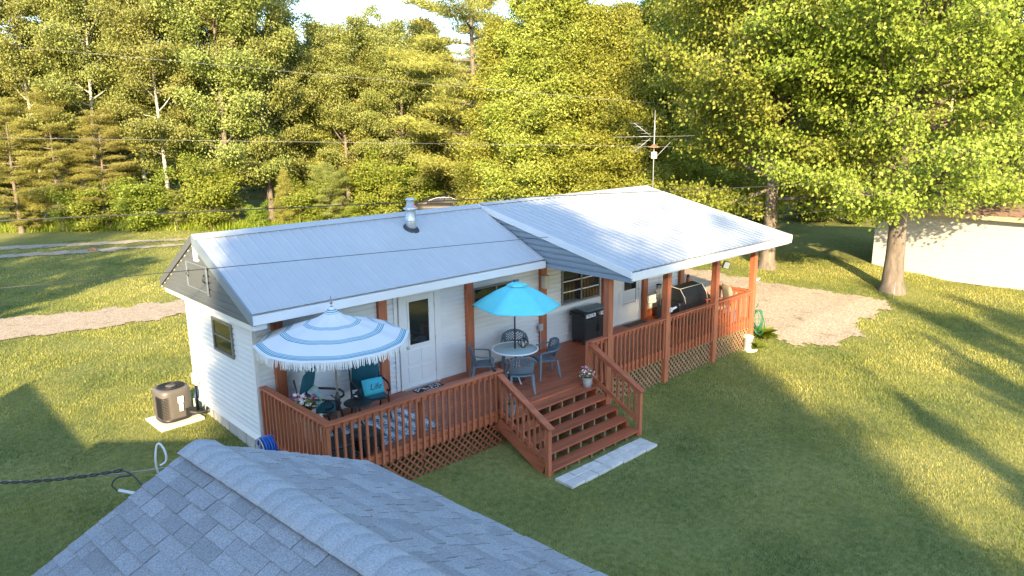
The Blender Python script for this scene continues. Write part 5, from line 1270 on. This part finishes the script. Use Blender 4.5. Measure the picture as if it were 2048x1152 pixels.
for i, (px, d) in enumerate(SHR):
    p = at(px, d); s_ = rn.uniform(.34, .85); q = rn.uniform(.9, 1.4)
    if i % 7 == 1: s_ *= .36; plant_tree('conifer_sapling', PROTO['pine2'], p-Vector((0, 0, .05)), 'young conifer in the undergrowth along the woods', 'sapling', 'conifer saplings along the woods', rn.uniform(0, 6.28), (s_*q, s_*q, s_))
    elif i % 5 == 0: s_ *= .42; plant_tree('broadleaf_sapling', PROTO['decid'], p-Vector((0, 0, .05)), 'young broadleaf tree in the undergrowth along the woods', 'sapling', 'broadleaf saplings along the woods', rn.uniform(0, 6.28), (s_*q, s_*q, s_))
    else: plant_tree('shrub', PROTO['shrub'], p-Vector((0, 0, .05)), kinds['shrub'][1], 'shrub', 'shrubs along the woods', rn.uniform(0, 6.28), (s_*q, s_*q/rn.uniform(.8, 1.2), s_*rn.uniform(.8, 1.25)))
# far wood mass behind the trees
rg_ = np.random.default_rng(91); N = 26000; pxs = rg_.uniform(-250, 2300, N); ds = rg_.uniform(72, 84, N)
base = CAM[None]+ds[:, None]*(FWD[None]+RGT[None]*((pxs-1024)/FOC)[:, None]); pos = np.stack([base[:, 0], base[:, 1], rg_.random(N)**.8*11.5*(.85+.15*np.sin(pxs*.03))], 1)
fw = bpy.data.objects.new('far_woods', leaf_mesh('far_woods', pos, rnd_dir(rg_, N), rnd_dir(rg_, N), .8*(.6+.8*rg_.random(N)), .7, rg_.random(N)*.7, LEAF['aspen'])); COL.objects.link(fw); setp(fw, 'far mass of trees closing the woods', 'woods', kind='stuff')
# trees and an added, shadow-shaped lean-to behind the viewpoint whose shadows lie over lawn, deck and roofs
SH = [('maple2', 1.25, -28, (.68, .68, .98)), ('cedar2', .6, -30, (1., 1., 1.2)), ('cedar1', 3.2, -31, (1., 1., 1.22)), ('cedar2', 5.2, -30, (1.35, 1.35, 1.28)), ('cedar1', 4.2, -24.5, (1.2, 1.2, .98)), ('maple1', 8.0, -27, (.74, .74, .72)), ('maple2', 9.0, -25.5, (.56, .56, .60)), ('cedar1', 7.6, -23.5, (1., 1., .75)), ('cedar1', 9.4, -21, (.7, .7, .60)), ('cedar1', 10.7, -27, (.62, .62, .84))]
SLIM = [('aspen1', 17.0, -25, (.28, .28, .64)), ('aspen1', 19.0, -26, (.36, .36, .78)), ('aspen2', 14.1, -25, (.20, .20, .52)), ('aspen1', 21.5, -25, (.4, .4, .75)), ('aspen1', 16.1, -20, (.18, .18, .42))]
LFT = [('maple2', -16.5, -10, (.55, .55, .62)), ('maple1', -22, -8, (.7, .7, .72)), ('decid', -13.2, 2, (.45, .45, .42))]
for k, s_, a, sc in SH+SLIM+LFT:
    hs_ = 1.09
    p = sa(s_, a); p.z = G(p.x, p.y)-.05; nm = kinds.get(k, ('maple_tree', ''))[0]
    g_ = 'shade trees behind the shed' if (k, s_, a, sc) in SH else ('slim trees beyond the right lawn' if (k, s_, a, sc) in SLIM else 'trees beside the left lawn')
    lb = {'shade trees behind the shed': 'dense shade tree standing behind the shed out of view', 'slim trees beyond the right lawn': 'slim tree beyond the lawn on the driveway side out of view', 'trees beside the left lawn': 'spreading tree beside the lawn past the air conditioner out of view'}[g_]
    plant_tree(nm, PROTO[k], p, lb, group=g_, rz=s_, sc=(sc[0], sc[1], sc[2]*hs_))
lt = thing('shade_lean_to', sa(-5.4, -13), 'added lean-to block out of view beside the shed, shaped to cast the lawn shadow', 'shadow caster', None, -SUN_AZ)
MB().prism([(-1.75, -.3), (1.65, -.3), (1.65, 4.1), (-1.75, 5.5)], lambda p, t: (p[0], (-3, 3)[t], p[1])).build('wall', M['siding'], lt); MB().prism([(-1.85, 5.55), (1.85, 4.04), (1.85, 4.14), (-1.85, 5.65)], lambda p, t: (p[0], (-3.2, 3.2)[t], p[1])).build('roof', M['brownroof'], lt)
MB().box(-.5, .4, 3.0, 3.05, 0, 2.1).build('door', M['white'], lt)
MB().box(1.66, 4.7, -2.5, 2.9, -.3, 4.2).build('shade_wing_wall', M['siding'], lt); MB().box(1.86, 4.85, -2.6, 3.0, 4.21, 4.35).build('shade_wing_roof', M['brownroof'], lt)  # flat unseen wing, added to carry the lawn shade across towards the home

# ================================================================== GRASS
def grass(name, n, xr, yr, dens, h0, h1, label, key, keep, seed, asp=.17):
    r_ = np.random.default_rng(seed); x = r_.uniform(xr[0], xr[1], n); y = r_.uniform(yr[0], yr[1], n)
    fw_ = (x-CAM[0])*sin(YAW)+(y-CAM[1])*cos(YAW); lt_ = (x-CAM[0])*cos(YAW)-(y-CAM[1])*sin(YAW)
    k = keep(x, y) & (fw_ > 3.5) & (np.abs(lt_) < fw_*.80+2.5); d = np.hypot(fw_, 6.)
    pat = .5+.5*np.sin(x*.9+2.1*np.sin(y*.7+.4))*np.sin(y*1.1+1.7*np.sin(x*.6)); k &= r_.random(n) < (.45+.55*np.sqrt(pat)); k &= r_.random(n) < dens(d); x, y, d = x[k], y[k], d[k]; N = len(x); z = gz(x, y)
    sc = np.clip(d/16, .8, 2.6); h = (h0+(h1-h0)*r_.random(N))*np.clip(sc, .85, 1.15)
    cl = .5+.25*np.sin(x*1.7+np.sin(y*1.1)*2)+.25*np.sin(y*2.3+np.sin(x*1.9)*2); h *= .85+.3*cl
    a = r_.random(N)*2*pi; ln = .25+.75*r_.random(N); wd = h*asp*np.clip(sc, .85, 1.5)*.55
    V = np.empty((N, 3, 3), np.float32); b = a+pi/2+r_.normal(size=N)*.3
    V[:, 0] = np.stack([x+np.cos(b)*wd, y+np.sin(b)*wd, z-.01], 1); V[:, 1] = np.stack([x-np.cos(b)*wd, y-np.sin(b)*wd, z-.01], 1); V[:, 2] = np.stack([x+np.cos(a)*h*ln*.8, y+np.sin(a)*h*ln*.8, z+h*(1-.35*ln)], 1)
    me = bpy.data.meshes.new(name); me.vertices.add(N*3); me.vertices.foreach_set('co', V.ravel()); me.loops.add(N*3); me.loops.foreach_set('vertex_index', np.arange(N*3, dtype=np.int32)); me.polygons.add(N); me.polygons.foreach_set('loop_start', np.arange(0, N*3, 3, dtype=np.int32)); me.update(calc_edges=True)
    pn = .5+.26*np.sin(x*.8+1.2*np.sin(y*.6))+.2*np.sin(y*1.3+x*.5+2)+.14*np.sin(x*3.1-y*2.2+2*np.sin(y*1.7))+.1*np.sin(x*7.3+2*np.sin(y*5.))
    ti = np.clip(.7*pn+.45*r_.random(N)-.1, 0, 1); at2 = me.attributes.new('tint', 'FLOAT', 'FACE'); at2.data.foreach_set('value', ti.astype(np.float32)); me.materials.append(LEAF[key])
    o = bpy.data.objects.new(name, me); COL.objects.link(o); return setp(o, label, 'grass', kind='stuff')
def free(x, y):
    k = ~((x > .02) & (x < 13.75) & (y > -2.5) & (y < HW+.1)) & ~((x > XS0-.1) & (x < XS1+.1) & (y > -3.98) & (y < -2)) & ~((x > 3.78) & (x < 6.42) & (y < -4.02) & (y > -4.48))
    rj = np.random.default_rng(2); wx, wy = x+wob(x, y)*.9+rj.normal(size=len(x))*.22, y+wob(y, x)*.9+rj.normal(size=len(x))*.22
    tuft = (np.sin(x*2.3+1.5*np.sin(y*3.1))*np.sin(y*2.9+1.7*np.sin(x*1.9)) > .62) & (rj.random(len(x)) < .5)
    k &= (~inpoly(wx, wy, DRIVE) | tuft) & ~inpoly(wx, wy, TR1) & ~inpoly(wx, wy, TR2) & ~((np.abs(x+.60) < .47) & (np.abs(y-2.98) < .44)) & (x < nbx)
    k &= np.random.default_rng(1).random(len(x)) < np.where((y > -3.3) & (y < -2.4) & (x > 3) & (x < 4.2), .35, 1.)
    return k
grass('lawn_grass', 4500000, (-12, 28), (-13, 34), lambda d: np.minimum(1., (11.5/d)**1.8), .03, .075, 'short mown lawn grass round the home', 'grass', free, 3, .23)
TG = np.array([at(px, 44.6)[:2] for px in (-200, 0, 200, 420, 640)])
LEAF['dry'] = leafmat('dry_stalk', [(.22, .14, .08), (.36, .25, .15)], .1)
grass('tall_grass', 90000, (-6, 24), (24, 50), lambda d: np.ones_like(d), .30, .62, 'tall unmown grass along the foot of the woods', 'tallgrass', lambda x, y: (np.abs(((x-CAM[0])*sin(YAW)+(y-CAM[1])*cos(YAW)) - 46.0) < 1.7) & free(x, y), 5, .05)
grass('dry_stalks', 60000, (12, 34), (18, 40), lambda d: np.ones_like(d)*.35, .9, 1.6, 'dry brown stalks under the shrubs behind the home', 'dry', lambda x, y: (np.abs(((x-CAM[0])*sin(YAW)+(y-CAM[1])*cos(YAW)) - 53.6) < .9) & (((x-CAM[0])*cos(YAW)-(y-CAM[1])*sin(YAW)) < -2.) & (((x-CAM[0])*cos(YAW)-(y-CAM[1])*sin(YAW)) > -14.), 6, .012)
